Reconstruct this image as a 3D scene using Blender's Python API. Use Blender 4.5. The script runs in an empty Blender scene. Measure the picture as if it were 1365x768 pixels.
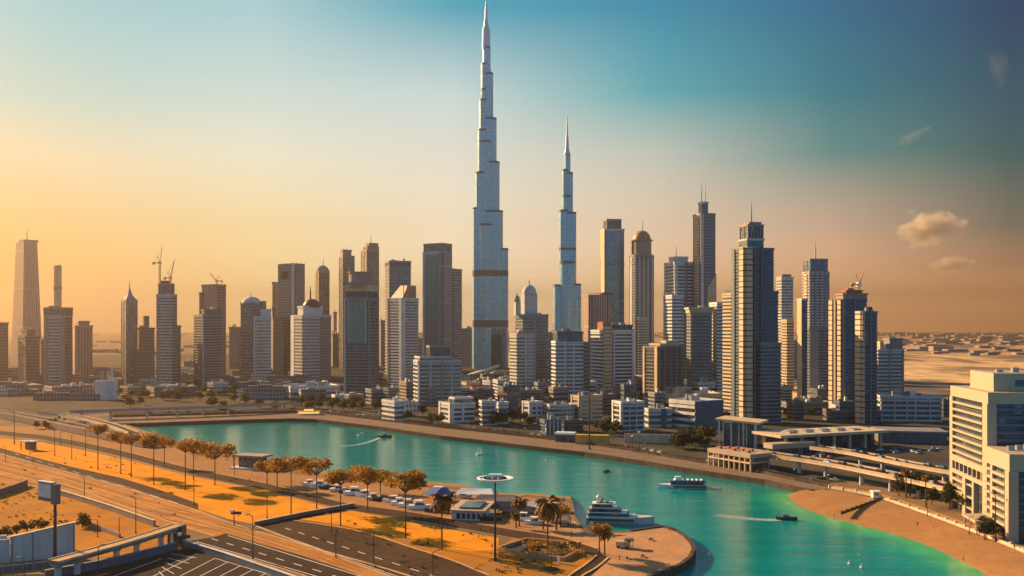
import bpy, math, random
from mathutils import Vector, Matrix
from mathutils.geometry import tessellate_polygon
R = math.radians
random.seed(11)
sc = bpy.context.scene
COL = sc.collection
# ------------------------------------------------------------------ camera
H = 80.0; F = 1300.0; CX = 682.5; HY = 437.0; LZ = 2.5      # eye height, focal length in photo pixels, image centre, horizon row, land height
cd = bpy.data.cameras.new('camera'); cam = bpy.data.objects.new('camera', cd); COL.objects.link(cam)
cam.location = (0, 0, H); cam.rotation_euler = (R(90), 0, 0)
cd.sensor_width = 36; cd.lens = 36*F/1365; cd.shift_y = 53/1365
cd.clip_start = 1; cd.clip_end = 60000
sc.camera = cam
# ------------------------------------------------------------------ light
SUN_AZ, SUN_EL = 52.0, 21.5       # degrees to the left of the view direction, above the horizon
S = Vector((-math.sin(R(SUN_AZ))*math.cos(R(SUN_EL)), math.cos(R(SUN_AZ))*math.cos(R(SUN_EL)), math.sin(R(SUN_EL))))
sl = bpy.data.lights.new('sun', 'SUN'); sl.energy = 5.0; sl.angle = R(0.5); sl.color = (1.0, .62, .29)
so = bpy.data.objects.new('sun', sl); COL.objects.link(so); so.rotation_euler = S.to_track_quat('Z', 'Y').to_euler()
sc.view_settings.view_transform = 'Standard'; sc.view_settings.look = 'None'
sc.view_settings.exposure = 1.5; sc.view_settings.gamma = 1; sc.view_settings.use_curve_mapping = False
sc.cycles.max_bounces = 5; sc.cycles.diffuse_bounces = 2; sc.cycles.glossy_bounces = 3
sc.cycles.volume_bounces = 1; sc.cycles.transparent_max_bounces = 8; sc.cycles.use_denoising = True
sc.cycles.sample_clamp_indirect = 4.0
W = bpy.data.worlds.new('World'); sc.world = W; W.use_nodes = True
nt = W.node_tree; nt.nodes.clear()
def N(nt, t, **kw):
    n = nt.nodes.new(t)
    for k, v in kw.items():
        if k == 'ins':
            for a, b in v.items(): n.inputs[a].default_value = b
        else: setattr(n, k, v)
    return n
def L(nt, a, b): nt.links.new(a, b)
def ramp(nt, fac, stops, interp='LINEAR'):
    r = nt.nodes.new('ShaderNodeValToRGB'); r.color_ramp.interpolation = interp
    e = r.color_ramp.elements
    while len(e) > 1: e.remove(e[-1])
    e[0].position = stops[0][0]; e[0].color = (*stops[0][1], 1)
    for p, c in stops[1:]:
        k = e.new(p); k.color = (*c, 1)
    L(nt, fac, r.inputs[0]); return r.outputs[0]
def mth(nt, op, a, b=None, c=None, clamp=False):
    n = nt.nodes.new('ShaderNodeMath'); n.operation = op; n.use_clamp = clamp
    for i, x in enumerate((a, b, c)):
        if x is None: continue
        if isinstance(x, (int, float)): n.inputs[i].default_value = x
        else: L(nt, x, n.inputs[i])
    return n.outputs[0]
def mix(nt, f, a, b, blend='MIX'):
    n = nt.nodes.new('ShaderNodeMix'); n.data_type = 'RGBA'; n.blend_type = blend
    for i, x in ((0, f), (6, a), (7, b)):
        if isinstance(x, (int, float)): n.inputs[i].default_value = x
        elif isinstance(x, tuple): n.inputs[i].default_value = (*x[:3], 1)
        else: L(nt, x, n.inputs[i])
    return n.outputs[2]
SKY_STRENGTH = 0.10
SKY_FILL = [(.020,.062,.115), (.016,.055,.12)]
HAZE_DENSITY = 1.15e-4; HAZE_G = .83
sky = N(nt, 'ShaderNodeTexSky', sky_type='NISHITA', sun_disc=False, sun_elevation=R(SUN_EL), sun_rotation=R(-SUN_AZ), air_density=1.6, dust_density=3.0, ozone_density=2.0)
tc = N(nt, 'ShaderNodeTexCoord'); nv = N(nt, 'ShaderNodeVectorMath', operation='NORMALIZE'); L(nt, tc.outputs['Generated'], nv.inputs[0])
sp = N(nt, 'ShaderNodeSeparateXYZ'); L(nt, nv.outputs[0], sp.inputs[0])
# the evening sky: colour by elevation (ramps) at a row of compass directions (radians from the view direction)
#SKYTAB
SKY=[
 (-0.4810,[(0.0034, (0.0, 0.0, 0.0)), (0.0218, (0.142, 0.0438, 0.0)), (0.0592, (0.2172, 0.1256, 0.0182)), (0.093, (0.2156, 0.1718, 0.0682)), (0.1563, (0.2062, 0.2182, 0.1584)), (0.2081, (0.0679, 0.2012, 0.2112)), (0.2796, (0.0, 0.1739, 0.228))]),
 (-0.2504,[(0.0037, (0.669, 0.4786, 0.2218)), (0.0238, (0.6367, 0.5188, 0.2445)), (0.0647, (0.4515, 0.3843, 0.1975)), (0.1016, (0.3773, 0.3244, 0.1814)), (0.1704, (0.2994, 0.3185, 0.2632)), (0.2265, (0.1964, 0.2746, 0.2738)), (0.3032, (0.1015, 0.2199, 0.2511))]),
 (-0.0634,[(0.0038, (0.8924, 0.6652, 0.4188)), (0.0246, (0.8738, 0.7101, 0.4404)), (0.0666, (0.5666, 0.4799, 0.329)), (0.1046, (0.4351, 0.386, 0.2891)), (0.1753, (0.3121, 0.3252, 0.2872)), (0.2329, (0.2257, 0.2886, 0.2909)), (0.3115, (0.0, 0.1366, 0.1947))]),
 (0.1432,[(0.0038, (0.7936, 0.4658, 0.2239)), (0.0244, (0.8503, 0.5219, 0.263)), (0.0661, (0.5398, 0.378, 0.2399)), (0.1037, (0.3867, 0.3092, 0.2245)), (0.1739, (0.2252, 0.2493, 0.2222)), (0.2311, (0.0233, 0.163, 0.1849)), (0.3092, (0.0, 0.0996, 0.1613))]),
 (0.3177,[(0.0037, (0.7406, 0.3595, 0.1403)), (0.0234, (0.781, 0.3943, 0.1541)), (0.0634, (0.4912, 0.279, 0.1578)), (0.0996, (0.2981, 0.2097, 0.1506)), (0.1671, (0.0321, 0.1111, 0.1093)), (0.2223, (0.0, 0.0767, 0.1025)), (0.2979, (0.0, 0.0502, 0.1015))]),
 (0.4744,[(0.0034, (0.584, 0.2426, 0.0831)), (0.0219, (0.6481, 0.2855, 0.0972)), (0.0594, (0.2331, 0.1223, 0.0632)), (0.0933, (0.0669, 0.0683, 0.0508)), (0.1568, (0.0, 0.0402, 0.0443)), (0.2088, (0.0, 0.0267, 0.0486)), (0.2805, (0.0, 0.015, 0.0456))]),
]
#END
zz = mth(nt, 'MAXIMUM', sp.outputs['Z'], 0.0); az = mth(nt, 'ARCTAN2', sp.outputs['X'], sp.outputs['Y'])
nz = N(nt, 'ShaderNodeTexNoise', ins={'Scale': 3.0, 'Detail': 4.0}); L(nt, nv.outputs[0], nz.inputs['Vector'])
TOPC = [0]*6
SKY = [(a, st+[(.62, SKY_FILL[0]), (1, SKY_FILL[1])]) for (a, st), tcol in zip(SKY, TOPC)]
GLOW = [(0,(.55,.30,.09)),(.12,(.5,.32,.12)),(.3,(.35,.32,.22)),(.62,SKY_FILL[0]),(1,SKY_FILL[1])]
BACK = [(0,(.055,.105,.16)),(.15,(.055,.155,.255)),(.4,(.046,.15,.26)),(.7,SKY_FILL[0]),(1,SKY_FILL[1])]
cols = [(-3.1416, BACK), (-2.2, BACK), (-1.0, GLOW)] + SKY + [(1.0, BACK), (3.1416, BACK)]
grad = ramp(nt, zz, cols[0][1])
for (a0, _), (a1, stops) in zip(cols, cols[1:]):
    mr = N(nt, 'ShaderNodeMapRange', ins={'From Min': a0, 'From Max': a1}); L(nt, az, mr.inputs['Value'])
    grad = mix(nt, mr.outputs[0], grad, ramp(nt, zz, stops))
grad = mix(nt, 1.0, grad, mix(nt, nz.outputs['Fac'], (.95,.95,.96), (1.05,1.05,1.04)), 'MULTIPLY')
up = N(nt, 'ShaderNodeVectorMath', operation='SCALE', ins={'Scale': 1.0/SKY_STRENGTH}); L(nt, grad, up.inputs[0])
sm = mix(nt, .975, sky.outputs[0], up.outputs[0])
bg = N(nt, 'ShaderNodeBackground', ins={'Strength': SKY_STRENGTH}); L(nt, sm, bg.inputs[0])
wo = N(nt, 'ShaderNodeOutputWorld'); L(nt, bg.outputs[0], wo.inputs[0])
# ------------------------------------------------------------------ helpers
def P(px, py, z=LZ):
    d = F*(H-z)/(py-HY); return Vector(((px-CX)*d/F, d, z))
def X(px, d): return (px-CX)*d/F
def Z(py, d): return H+(HY-py)*d/F
class MB:
    def __init__(s): s.v=[]; s.f=[]; s.m=[]; s.u=[]
    def face(s, idx, m=0, uv=None):
        s.f.append(tuple(idx)); s.m.append(m); s.u.append(uv)
    def quad(s, pts, m=0, uv=None):
        b=len(s.v); s.v += [tuple(p) for p in pts]; s.face(range(b, b+len(pts)), m, uv)
    def prism(s, poly, z0, z1, m=0, mt=None, poly1=None, caps=True):
        n=len(poly); b=len(s.v); p1 = poly1 or poly; mt = m if mt is None else mt
        s.v += [(p[0],p[1],z0) for p in poly] + [(p[0],p[1],z1) for p in p1]
        u=0
        for i in range(n):
            j=(i+1)%n; l=math.hypot(poly[j][0]-poly[i][0], poly[j][1]-poly[i][1])
            s.face((b+i,b+j,b+n+j,b+n+i), m, ((u,z0),(u+l,z0),(u+l,z1),(u,z1))); u+=l
        if caps:
            s.face(tuple(b+n+i for i in range(n)), mt, tuple((p[0],p[1]) for p in p1))
            s.face(tuple(b+i for i in reversed(range(n))), mt, tuple((p[0],p[1]) for p in reversed(poly)))
    def box(s, x0,x1,y0,y1,z0,z1,m=0,mt=None):
        s.prism([(x0,y0),(x1,y0),(x1,y1),(x0,y1)], z0, z1, m, mt)
    def obox(s, a, b, w, h, m=0):           # a beam from a to b (3-D), width w, height h below the line
        a=Vector(a); b=Vector(b); d=(b-a); side=Vector((-d.y,d.x,0)).normalized()*w/2; dn=Vector((0,0,-h))
        q=[a+side,a-side,a-side+dn,a+side+dn]; r=[b+side,b-side,b-side+dn,b+side+dn]; k=len(s.v); s.v += [tuple(p) for p in q+r]
        s.face((k,k+1,k+2,k+3),m); s.face((k+7,k+6,k+5,k+4),m)
        ln=d.length
        for i in range(4):
            j=(i+1)%4; s.face((k+i,k+4+i,k+4+j,k+j),m,((0,0),(ln,0),(ln,1),(0,1)))
    def lathe(s, prof, n=16, cx=0, cy=0, m=0, a0=0):
        b=len(s.v)
        for r,z in prof:
            for i in range(n):
                a=a0+2*math.pi*i/n; s.v.append((cx+r*math.cos(a), cy+r*math.sin(a), z))
        for k in range(len(prof)-1):
            for i in range(n):
                j=(i+1)%n; r=max(prof[k][0],.5); c=2*math.pi*r/n
                s.face((b+k*n+i,b+k*n+j,b+(k+1)*n+j,b+(k+1)*n+i), m, ((i*c,prof[k][1]),((i+1)*c,prof[k][1]),((i+1)*c,prof[k+1][1]),(i*c,prof[k+1][1])))
        s.face([b+(len(prof)-1)*n+i for i in range(n)], m); s.face([b+i for i in reversed(range(n))], m)
    def tube(s, p, q, r0, r1=None, n=6, m=0):
        r1=r0 if r1 is None else r1; p=Vector(p); q=Vector(q); d=(q-p).normalized()
        a=d.orthogonal().normalized(); c=d.cross(a); b=len(s.v)
        for o,r in ((p,r0),(q,r1)):
            for i in range(n):
                t=2*math.pi*i/n; s.v.append(tuple(o+a*r*math.cos(t)+c*r*math.sin(t)))
        for i in range(n): s.face((b+i,b+(i+1)%n,b+n+(i+1)%n,b+n+i),m)
        s.face([b+i for i in reversed(range(n))],m); s.face([b+n+i for i in range(n)],m)
    def build(s, name, mats, parent=None, smooth=False, loc=None):
        me=bpy.data.meshes.new(name); me.from_pydata(s.v,[],s.f)
        if not isinstance(mats,(list,tuple)): mats=[mats]
        for m in mats: me.materials.append(M[m])
        uvl=me.uv_layers.new(name='UVMap'); k=0; data=[]
        for f,u in zip(s.f,s.u):
            for i in range(len(f)):
                if u: data += [u[i][0],u[i][1]]
                else: data += [s.v[f[i]][0]+.7*s.v[f[i]][1], s.v[f[i]][2]]
        uvl.data.foreach_set('uv', data)
        me.polygons.foreach_set('material_index', s.m)
        if smooth: me.polygons.foreach_set('use_smooth', [True]*len(s.f))
        me.update()
        o=bpy.data.objects.new(name, me); COL.objects.link(o)
        if parent: o.parent=parent
        if loc: o.location=loc
        return o
def tag(o, label=None, cat=None, group=None, kind=None):
    if label: o['label']=label
    if cat: o['category']=cat
    if group: o['group']=group
    if kind: o['kind']=kind
    return o
def thing(name, label, cat, loc=(0,0,0), rz=0, group=None):
    o=bpy.data.objects.new(name,None); COL.objects.link(o); o.location=loc; o.rotation_euler=(0,0,rz); o.empty_display_size=.5
    return tag(o,label,cat,group)
KIDS={}
def kid(o, parent): o.parent=parent; return o
def dup(root, loc, rz=0, label=None, group=None, scale=None):
    r=root.copy(); COL.objects.link(r); r.location=loc; r.rotation_euler=(0,0,rz)
    if label: r['label']=label
    if group: r['group']=group
    if scale: r.scale=(scale,)*3 if not isinstance(scale,tuple) else scale
    for ch in CH(root):
        c=ch.copy(); COL.objects.link(c); c.parent=r
        for g in CH(ch):
            d=g.copy(); COL.objects.link(d); d.parent=c
    return r
def CH(o): return list(o.children)
ORD=['first','second','third','fourth','fifth','sixth','seventh','eighth','ninth','tenth','eleventh','twelfth','thirteenth','fourteenth','fifteenth','sixteenth','seventeenth','eighteenth','nineteenth','twentieth']
def nth(i):
    if i<20: return ORD[i]
    t=['twenty','thirty','forty','fifty','sixty'][(i+1)//10-2]
    return t+('th' if (i+1)%10==0 else '-'+ORD[(i+1)%10-1]) if (i+1)%10 else {'twenty':'twentieth','thirty':'thirtieth','forty':'fortieth','fifty':'fiftieth','sixty':'sixtieth'}[t]
# ------------------------------------------------------------------ materials
M={}
def newmat(name):
    m=bpy.data.materials.new(name); m.use_nodes=True; nt=m.node_tree; nt.nodes.clear()
    o=nt.nodes.new('ShaderNodeOutputMaterial'); b=nt.nodes.new('ShaderNodeBsdfPrincipled'); L(nt,b.outputs[0],o.inputs[0])
    M[name]=m; return m,nt,b
def c4(c): return (*c,1)
def rough(name, col, r=.8, var=.25, scale=.15, metal=0, scale2=None, spec=.3):
    m,nt,b=newmat(name); t=nt.nodes.new('ShaderNodeTexCoord')
    n1=N(nt,'ShaderNodeTexNoise',ins={'Scale':scale,'Detail':6.0,'Roughness':.65}); L(nt,t.outputs['Object'],n1.inputs['Vector'])
    mp=N(nt,'ShaderNodeMapping'); mp.inputs['Scale'].default_value=(.6,.6,.03); L(nt,t.outputs['Object'],mp.inputs['Vector'])
    n2=N(nt,'ShaderNodeTexNoise',ins={'Scale':scale2 or 1.0,'Detail':3.0}); L(nt,mp.outputs[0],n2.inputs['Vector'])
    lo=tuple(x*(1-var) for x in col); hi=tuple(min(1,x*(1+var)) for x in col)
    c=mix(nt,ramp(nt,mth(nt,'MULTIPLY_ADD',n1.outputs['Fac'],.65,mth(nt,'MULTIPLY',n2.outputs['Fac'],.35)),[(.32,(0,0,0)),(.68,(1,1,1))]),lo,hi)
    L(nt,c,b.inputs['Base Color']); b.inputs['Roughness'].default_value=r; b.inputs['Metallic'].default_value=metal; b.inputs['Specular IOR Level'].default_value=spec
    return m
def uvcells(nt, pw, ph):
    t=nt.nodes.new('ShaderNodeTexCoord'); s=nt.nodes.new('ShaderNodeSeparateXYZ'); L(nt,t.outputs['UV'],s.inputs[0])
    u=mth(nt,'DIVIDE',s.outputs[0],pw); v=mth(nt,'DIVIDE',s.outputs[1],ph)
    cb=nt.nodes.new('ShaderNodeCombineXYZ'); L(nt,mth(nt,'FLOOR',u),cb.inputs[0]); L(nt,mth(nt,'FLOOR',v),cb.inputs[1])
    oi=nt.nodes.new('ShaderNodeObjectInfo'); L(nt,oi.outputs['Random'],cb.inputs[2])
    wn=N(nt,'ShaderNodeTexWhiteNoise',noise_dimensions='3D'); L(nt,cb.outputs[0],wn.inputs['Vector'])
    return mth(nt,'FRACT',u), mth(nt,'FRACT',v), wn
def glass(name, col, pw=3.0, ph=3.6, r=.14, metal=0.0, frame=(.10,.11,.12), fw=.10, var=.45, spec=.7, blinds=.05):
    m,nt,b=newmat(name); u,v,wn=uvcells(nt,pw,ph)
    lo=tuple(x*(1-var*.6) for x in col); hi=tuple(min(1,x*(1+var)) for x in col)
    c=mix(nt,wn.outputs['Value'],lo,hi)
    bl=mth(nt,'GREATER_THAN',wn.outputs['Value'],1-blinds); c=mix(nt,mth(nt,'MULTIPLY',bl,.45),c,(.33,.30,.26))
    fr=mth(nt,'MAXIMUM',mth(nt,'LESS_THAN',u,fw),mth(nt,'LESS_THAN',v,fw*pw/ph)); c=mix(nt,fr,c,frame)
    L(nt,c,b.inputs['Base Color']); b.inputs['Metallic'].default_value=metal; b.inputs['Specular IOR Level'].default_value=spec
    L(nt,mth(nt,'MULTIPLY_ADD',fr,.4,mth(nt,'MULTIPLY_ADD',wn.outputs['Value'],.10,r)),b.inputs['Roughness'])
    return m
def punched(name, wall, win=(.03,.04,.055), pw=3.4, ph=4.2, ww=.55, wh=.5, r=.75):
    m,nt,b=newmat(name); u,v,wn=uvcells(nt,pw,ph)
    a=mth(nt,'MULTIPLY',mth(nt,'LESS_THAN',u,ww),mth(nt,'LESS_THAN',v,wh))
    t=nt.nodes.new('ShaderNodeTexCoord'); n1=N(nt,'ShaderNodeTexNoise',ins={'Scale':.12,'Detail':5.0}); L(nt,t.outputs['Object'],n1.inputs['Vector'])
    w=mix(nt,n1.outputs['Fac'],tuple(x*.75 for x in wall),tuple(min(1,x*1.2) for x in wall))
    g=mix(nt,wn.outputs['Value'],tuple(x*.5 for x in win),tuple(x*2.2 for x in win))
    L(nt,mix(nt,a,w,g),b.inputs['Base Color']); L(nt,mth(nt,'MULTIPLY_ADD',a,-.55,r),b.inputs['Roughness'])
    return m
rough('white_concrete',(.58,.575,.57)); rough('pale_concrete',(.47,.465,.455)); rough('grey_concrete',(.21,.22,.23)); rough('dark_concrete',(.13,.125,.125))
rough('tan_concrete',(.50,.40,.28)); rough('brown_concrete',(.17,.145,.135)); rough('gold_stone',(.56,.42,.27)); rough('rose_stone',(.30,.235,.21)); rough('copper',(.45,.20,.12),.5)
rough('cream_render',(.40,.315,.23),.8,.08,.3); rough('roof_gravel',(.30,.26,.22),.95,.35,.5); rough('dark_metal',(.045,.043,.045),.45,.2); rough('grey_metal',(.32,.33,.34),.4,.15,metal=.6)
rough('white_paint',(.80,.79,.76),.5,.06); rough('crane_paint',(.55,.25,.05),.5); rough('terracotta',(.36,.15,.09),.9,.3,1.2); rough('blue_grey_panel',(.075,.115,.155),.5,.15)
rough('spire_metal',(.45,.47,.50),.35,.1,metal=.5)
glass('blue_glass',(.055,.12,.175),spec=.6,metal=.45,r=.12); glass('dark_glass',(.035,.08,.115),ph=4.0,spec=.5,metal=.5); glass('teal_glass',(.05,.20,.21),pw=3.2,ph=4.2,r=.30,metal=.2,frame=(.07,.19,.20),var=.25,blinds=.02)
glass('steel_glass',(.10,.26,.34),pw=2.6,ph=4.0,r=.2,metal=.45,frame=(.22,.28,.31),fw=.16,var=.3,blinds=.03); glass('bronze_glass',(.10,.115,.13),metal=.4,r=.2); glass('grey_glass',(.10,.16,.21),metal=.5,r=.2,var=.4)
glass('silver_glass',(.27,.55,.67),pw=3.4,ph=6.5,r=.22,metal=.25,frame=(.15,.21,.235),fw=.13,var=.07,blinds=0.0)
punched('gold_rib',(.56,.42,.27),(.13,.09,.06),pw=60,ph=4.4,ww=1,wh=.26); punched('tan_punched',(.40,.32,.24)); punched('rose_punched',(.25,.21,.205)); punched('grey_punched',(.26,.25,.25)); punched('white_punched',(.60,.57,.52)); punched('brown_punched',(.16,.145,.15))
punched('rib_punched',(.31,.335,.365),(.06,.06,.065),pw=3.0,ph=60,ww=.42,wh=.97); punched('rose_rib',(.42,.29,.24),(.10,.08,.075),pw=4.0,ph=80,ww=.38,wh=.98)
def ground(name, c1, c2, scale=.02, c3=None, r=.95, s2=.25, bump=0):
    m,nt,b=newmat(name); t=nt.nodes.new('ShaderNodeTexCoord')
    n1=N(nt,'ShaderNodeTexNoise',ins={'Scale':scale,'Detail':9.0,'Roughness':.62}); L(nt,t.outputs['Object'],n1.inputs['Vector'])
    n2=N(nt,'ShaderNodeTexNoise',ins={'Scale':s2,'Detail':4.0}); L(nt,t.outputs['Object'],n2.inputs['Vector'])
    f=ramp(nt,n1.outputs['Fac'],[(.36,(0,0,0)),(.64,(1,1,1))]); c=mix(nt,f,c1,c2)
    if c3: c=mix(nt,ramp(nt,n2.outputs['Fac'],[(.52,(0,0,0)),(.66,(.8,.8,.8))]),c,c3)
    L(nt,c,b.inputs['Base Color']); b.inputs['Roughness'].default_value=1; b.inputs['Specular IOR Level'].default_value=.04
    if bump:
        bp=N(nt,'ShaderNodeBump',ins={'Strength':bump,'Distance':.5}); L(nt,n2.outputs['Fac'],bp.inputs['Height']); L(nt,bp.outputs[0],b.inputs['Normal'])
    return m
ground('land',(.17,.115,.07),(.26,.17,.095),.012,(.12,.095,.07),s2=.05)
ground('city_land',(.055,.05,.045),(.10,.085,.065),.02,(.035,.045,.03),s2=.06)
ground('lawn',(.72,.285,.018),(.60,.23,.018),.03,(.50,.23,.02),s2=.12,bump=.6)
ground('sand',(.36,.195,.085),(.30,.16,.07),.06,(.27,.145,.062),s2=.4,bump=.3); ground('verge',(.44,.18,.022),(.34,.14,.02),.05,(.28,.17,.07),s2=.2)
ground('asphalt',(.060,.036,.024),(.085,.052,.034),.04,(.045,.03,.024),r=.85,s2=.5); ground('sandy_asphalt',(.46,.21,.06),(.34,.155,.05),.03,(.54,.25,.07),r=.85,s2=.12)
ground('worn_asphalt',(.34,.16,.05),(.24,.115,.042),.03,(.40,.18,.055),s2=.1)
ground('dark_asphalt',(.040,.028,.022),(.058,.04,.03),.06,(.03,.024,.022),r=.85,s2=.5); ground('paving',(.50,.27,.125),(.40,.22,.105),.08,(.26,.20,.15),s2=.6); ground('kerb_stone',(.56,.35,.17),(.46,.30,.15),.2)
ground('revetment',(.23,.16,.115),(.17,.125,.09),.1,(.20,.165,.13),s2=.5); ground('quay_stone',(.10,.08,.065),(.06,.05,.045),.3)
ground('soil',(.10,.075,.05),(.06,.05,.04),.2)
def leafmat(name, c1, c2, trans=.3):
    m,nt,b=newmat(name); t=nt.nodes.new('ShaderNodeTexCoord'); oi=nt.nodes.new('ShaderNodeObjectInfo')
    n1=N(nt,'ShaderNodeTexNoise',ins={'Scale':1.3,'Detail':3.0}); L(nt,t.outputs['Object'],n1.inputs['Vector'])
    f=mth(nt,'ADD',mth(nt,'MULTIPLY',ramp(nt,n1.outputs['Fac'],[(.35,(0,0,0)),(.65,(1,1,1))]),.7),mth(nt,'MULTIPLY',oi.outputs['Random'],.3))
    c=mix(nt,f,c1,c2); L(nt,c,b.inputs['Base Color']); b.inputs['Roughness'].default_value=.7; b.inputs['Specular IOR Level'].default_value=.2
    tr=nt.nodes.new('ShaderNodeBsdfTranslucent'); L(nt,c,tr.inputs[0]); ms=N(nt,'ShaderNodeMixShader',ins={0:trans}); L(nt,b.outputs[0],ms.inputs[1]); L(nt,tr.outputs[0],ms.inputs[2])
    o=[n for n in nt.nodes if n.type=='OUTPUT_MATERIAL'][0]; L(nt,ms.outputs[0],o.inputs[0])
leafmat('golden_leaf',(.24,.12,.022),(.50,.27,.05)); leafmat('green_leaf',(.035,.040,.018),(.075,.070,.028)); leafmat('palm_leaf',(.13,.07,.02),(.27,.15,.035)); rough('bark',(.10,.07,.05),.95,.4,2)
for i,c in enumerate([(.70,.70,.70),(.04,.04,.045),(.28,.29,.31),(.35,.04,.03),(.05,.09,.2)]):
    rough('car_paint_%d'%i,c,.25,.03,spec=.6)
rough('tyre',(.02,.02,.02),.9); rough('skin',(.40,.24,.16),.6); rough('cloth_dark',(.05,.05,.07),.9); rough('cloth_pale',(.6,.56,.5),.9)
m,nt_,b_=newmat('ship_light'); b_.inputs['Base Color'].default_value=(.8,.5,.15,1); b_.inputs['Emission Color'].default_value=(1,.55,.12,1); b_.inputs['Emission Strength'].default_value=.35
# ------------------------------------------------------------------ land, water, roads
far_edge=[(150,565),(200,564),(250,562),(308,560),(389,558),(422,559),(505,569),(588,581),(660,589),(700,594),(780,603),(860,615),(900,622),(946,629),(1020,640),(1060,649),(1082,653)]
beach_wall=[(1100,652),(1160,662),(1200,675),(1250,693),(1300,712),(1365,738),(1440,775)]
near_edge=[(164,567),(185,576),(216,586),(262,605),(308,606),(347,622),(405,630),(440,634),(525,645),(565,646),(616,650),(646,657),(686,664),(702,660),(761,666),(766,690),(776,704),(800,709),(840,708),(868,704),(885,702),(899,706),(912,714),(921,723),(925,732),(920,743),(908,752),(890,760),(866,768),(850,780),(842,800),(840,900)]
land=[Vector((-16000,16000,LZ)),Vector((16000,16000,LZ)),Vector((16000,150,LZ))]+[P(*p) for p in reversed(beach_wall)]+[P(*p) for p in reversed(far_edge)]+[P(*p) for p in near_edge]+[Vector((P(840,900).x,60,LZ)),Vector((-16000,60,LZ))]
def sheet(name, pts, mat, kind='structure'):
    tr=tessellate_polygon([pts]); b=MB(); b.v=[tuple(p) for p in pts]
    for t in tr:
        a,c,d=(pts[i] for i in t)
        if (c-a).cross(d-a).z<0: t=(t[0],t[2],t[1])
        b.face(t)
    for i,f in enumerate(b.f): b.u[i]=tuple((b.v[k][0],b.v[k][1]) for k in f)
    return tag(b.build(name,mat),kind=kind)
sheet('ground', land, 'land')
def lerp_line(pts, step):
    out=[]
    for a,b in zip(pts,pts[1:]):
        n=max(1,int((b-a).length/step))
        out += [a.lerp(b,i/n) for i in range(n)]
    return out+[pts[-1]]
def smooth(pts, n=3):
    for _ in range(n):
        q=[pts[0]]
        for a,b in zip(pts,pts[1:]): q += [a.lerp(b,.25), a.lerp(b,.75)]
        pts=q+[pts[-1]]
    return pts
def wall_line(name, pts, w, z0, z1, mat, kind='structure', parent=None):
    b=MB(); n=len(pts)
    nr=[]
    for i in range(n):
        d=(pts[min(i+1,n-1)]-pts[max(i-1,0)]); d.z=0; d.normalize(); nr.append(Vector((-d.y,d.x,0)))
    for p,q in zip(pts,nr):
        for s_,z in ((-.5,z0),(.5,z0),(.5,z1),(-.5,z1)): b.v.append((p.x+q.x*w*s_,p.y+q.y*w*s_,z))
    u=0
    for i in range(n-1):
        k=i*4; l=(pts[i+1]-pts[i]).length
        for a in range(4):
            c=(a+1)%4; b.face((k+a,k+c,k+4+c,k+4+a),0,((u,0),(u,1),(u+l,1),(u+l,0)))
        u+=l
    b.face((3,2,1,0)); k=(n-1)*4; b.face((k,k+1,k+2,k+3))
    o=b.build(name,mat,parent)
    if kind: tag(o,kind=kind)
    return o
wall_line('quay_wall',[P(*p)+Vector((0,-.3,0)) for p in far_edge],1.4,-1.2,LZ+.25,'quay_stone')
wall_line('quay_wall',[P(*p) for p in near_edge[18:]],1.4,-1.2,LZ+.35,'quay_stone')
wall_line('quay_wall',[P(*p) for p in near_edge[12:19]],1.0,-1.2,LZ+.1,'revetment')
# sandy slopes into the water
def slope(name, top, bot, mat):
    t=smooth([P(*p,LZ+.03) for p in top],2); bo=smooth([P(*p,-.35) for p in bot],2); n=60
    def at(l,f):
        d=[0]
        for a,b in zip(l,l[1:]): d.append(d[-1]+(b-a).length)
        x=f*d[-1]
        for i in range(len(l)-1):
            if d[i+1]>=x: return l[i].lerp(l[i+1],(x-d[i])/max(1e-6,d[i+1]-d[i]))
        return l[-1]
    b=MB(); K=6
    for i in range(n+1):
        p,q=at(t,i/n),at(bo,i/n)
        for k in range(K+1):
            r=p.lerp(q,k/K); r.z=LZ+.03-(LZ+.38)*(k/K)**1.7; b.v.append(tuple(r))
    for i in range(n):
        for k in range(K):
            a=i*(K+1)+k; b.face((a,a+1,a+K+2,a+K+1))
    for i,f in enumerate(b.f): b.u[i]=tuple((b.v[k][0],b.v[k][1]) for k in f)
    return tag(b.build(name,mat,smooth=True),kind='structure'), bo
_,bline=slope('beach',[(1080,652)]+beach_wall,[(1047,661),(1049,668),(1060,678),(1085,688),(1130,700),(1180,712),(1230,728),(1275,749),(1310,768),(1390,830)],'sand')
_,nline=slope('shore_slope',near_edge[:15],[(164,563),(190,573),(222,583),(266,601),(312,602),(350,618),(408,626),(444,630),(528,641),(568,642),(620,646),(655,654),(690,662),(704,657),(763,663)],'sand')
# water with shallows beside the sand
m,nt,b=newmat('water_surface'); t=nt.nodes.new('ShaderNodeTexCoord')
at_=N(nt,'ShaderNodeAttribute',attribute_name='depth')
w1=N(nt,'ShaderNodeTexNoise',ins={'Scale':.17,'Detail':7.0,'Roughness':.6}); mp=N(nt,'ShaderNodeMapping'); mp.inputs['Scale'].default_value=(.45,1.3,1); L(nt,t.outputs['Object'],mp.inputs['Vector']); L(nt,mp.outputs[0],w1.inputs['Vector'])
w2=N(nt,'ShaderNodeTexNoise',ins={'Scale':.045,'Detail':7.0,'Roughness':.62}); L(nt,mp.outputs[0],w2.inputs['Vector'])
col=ramp(nt,at_.outputs['Fac'],[(0,(.26,.46,.10)),(.14,(.05,.40,.16)),(.5,(.0,.27,.21)),(1,(.0,.205,.20))])
col=mix(nt,1.0,col,mix(nt,w2.outputs['Fac'],(.45,.55,.58),(1.5,1.42,1.4)),'MULTIPLY')
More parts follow.
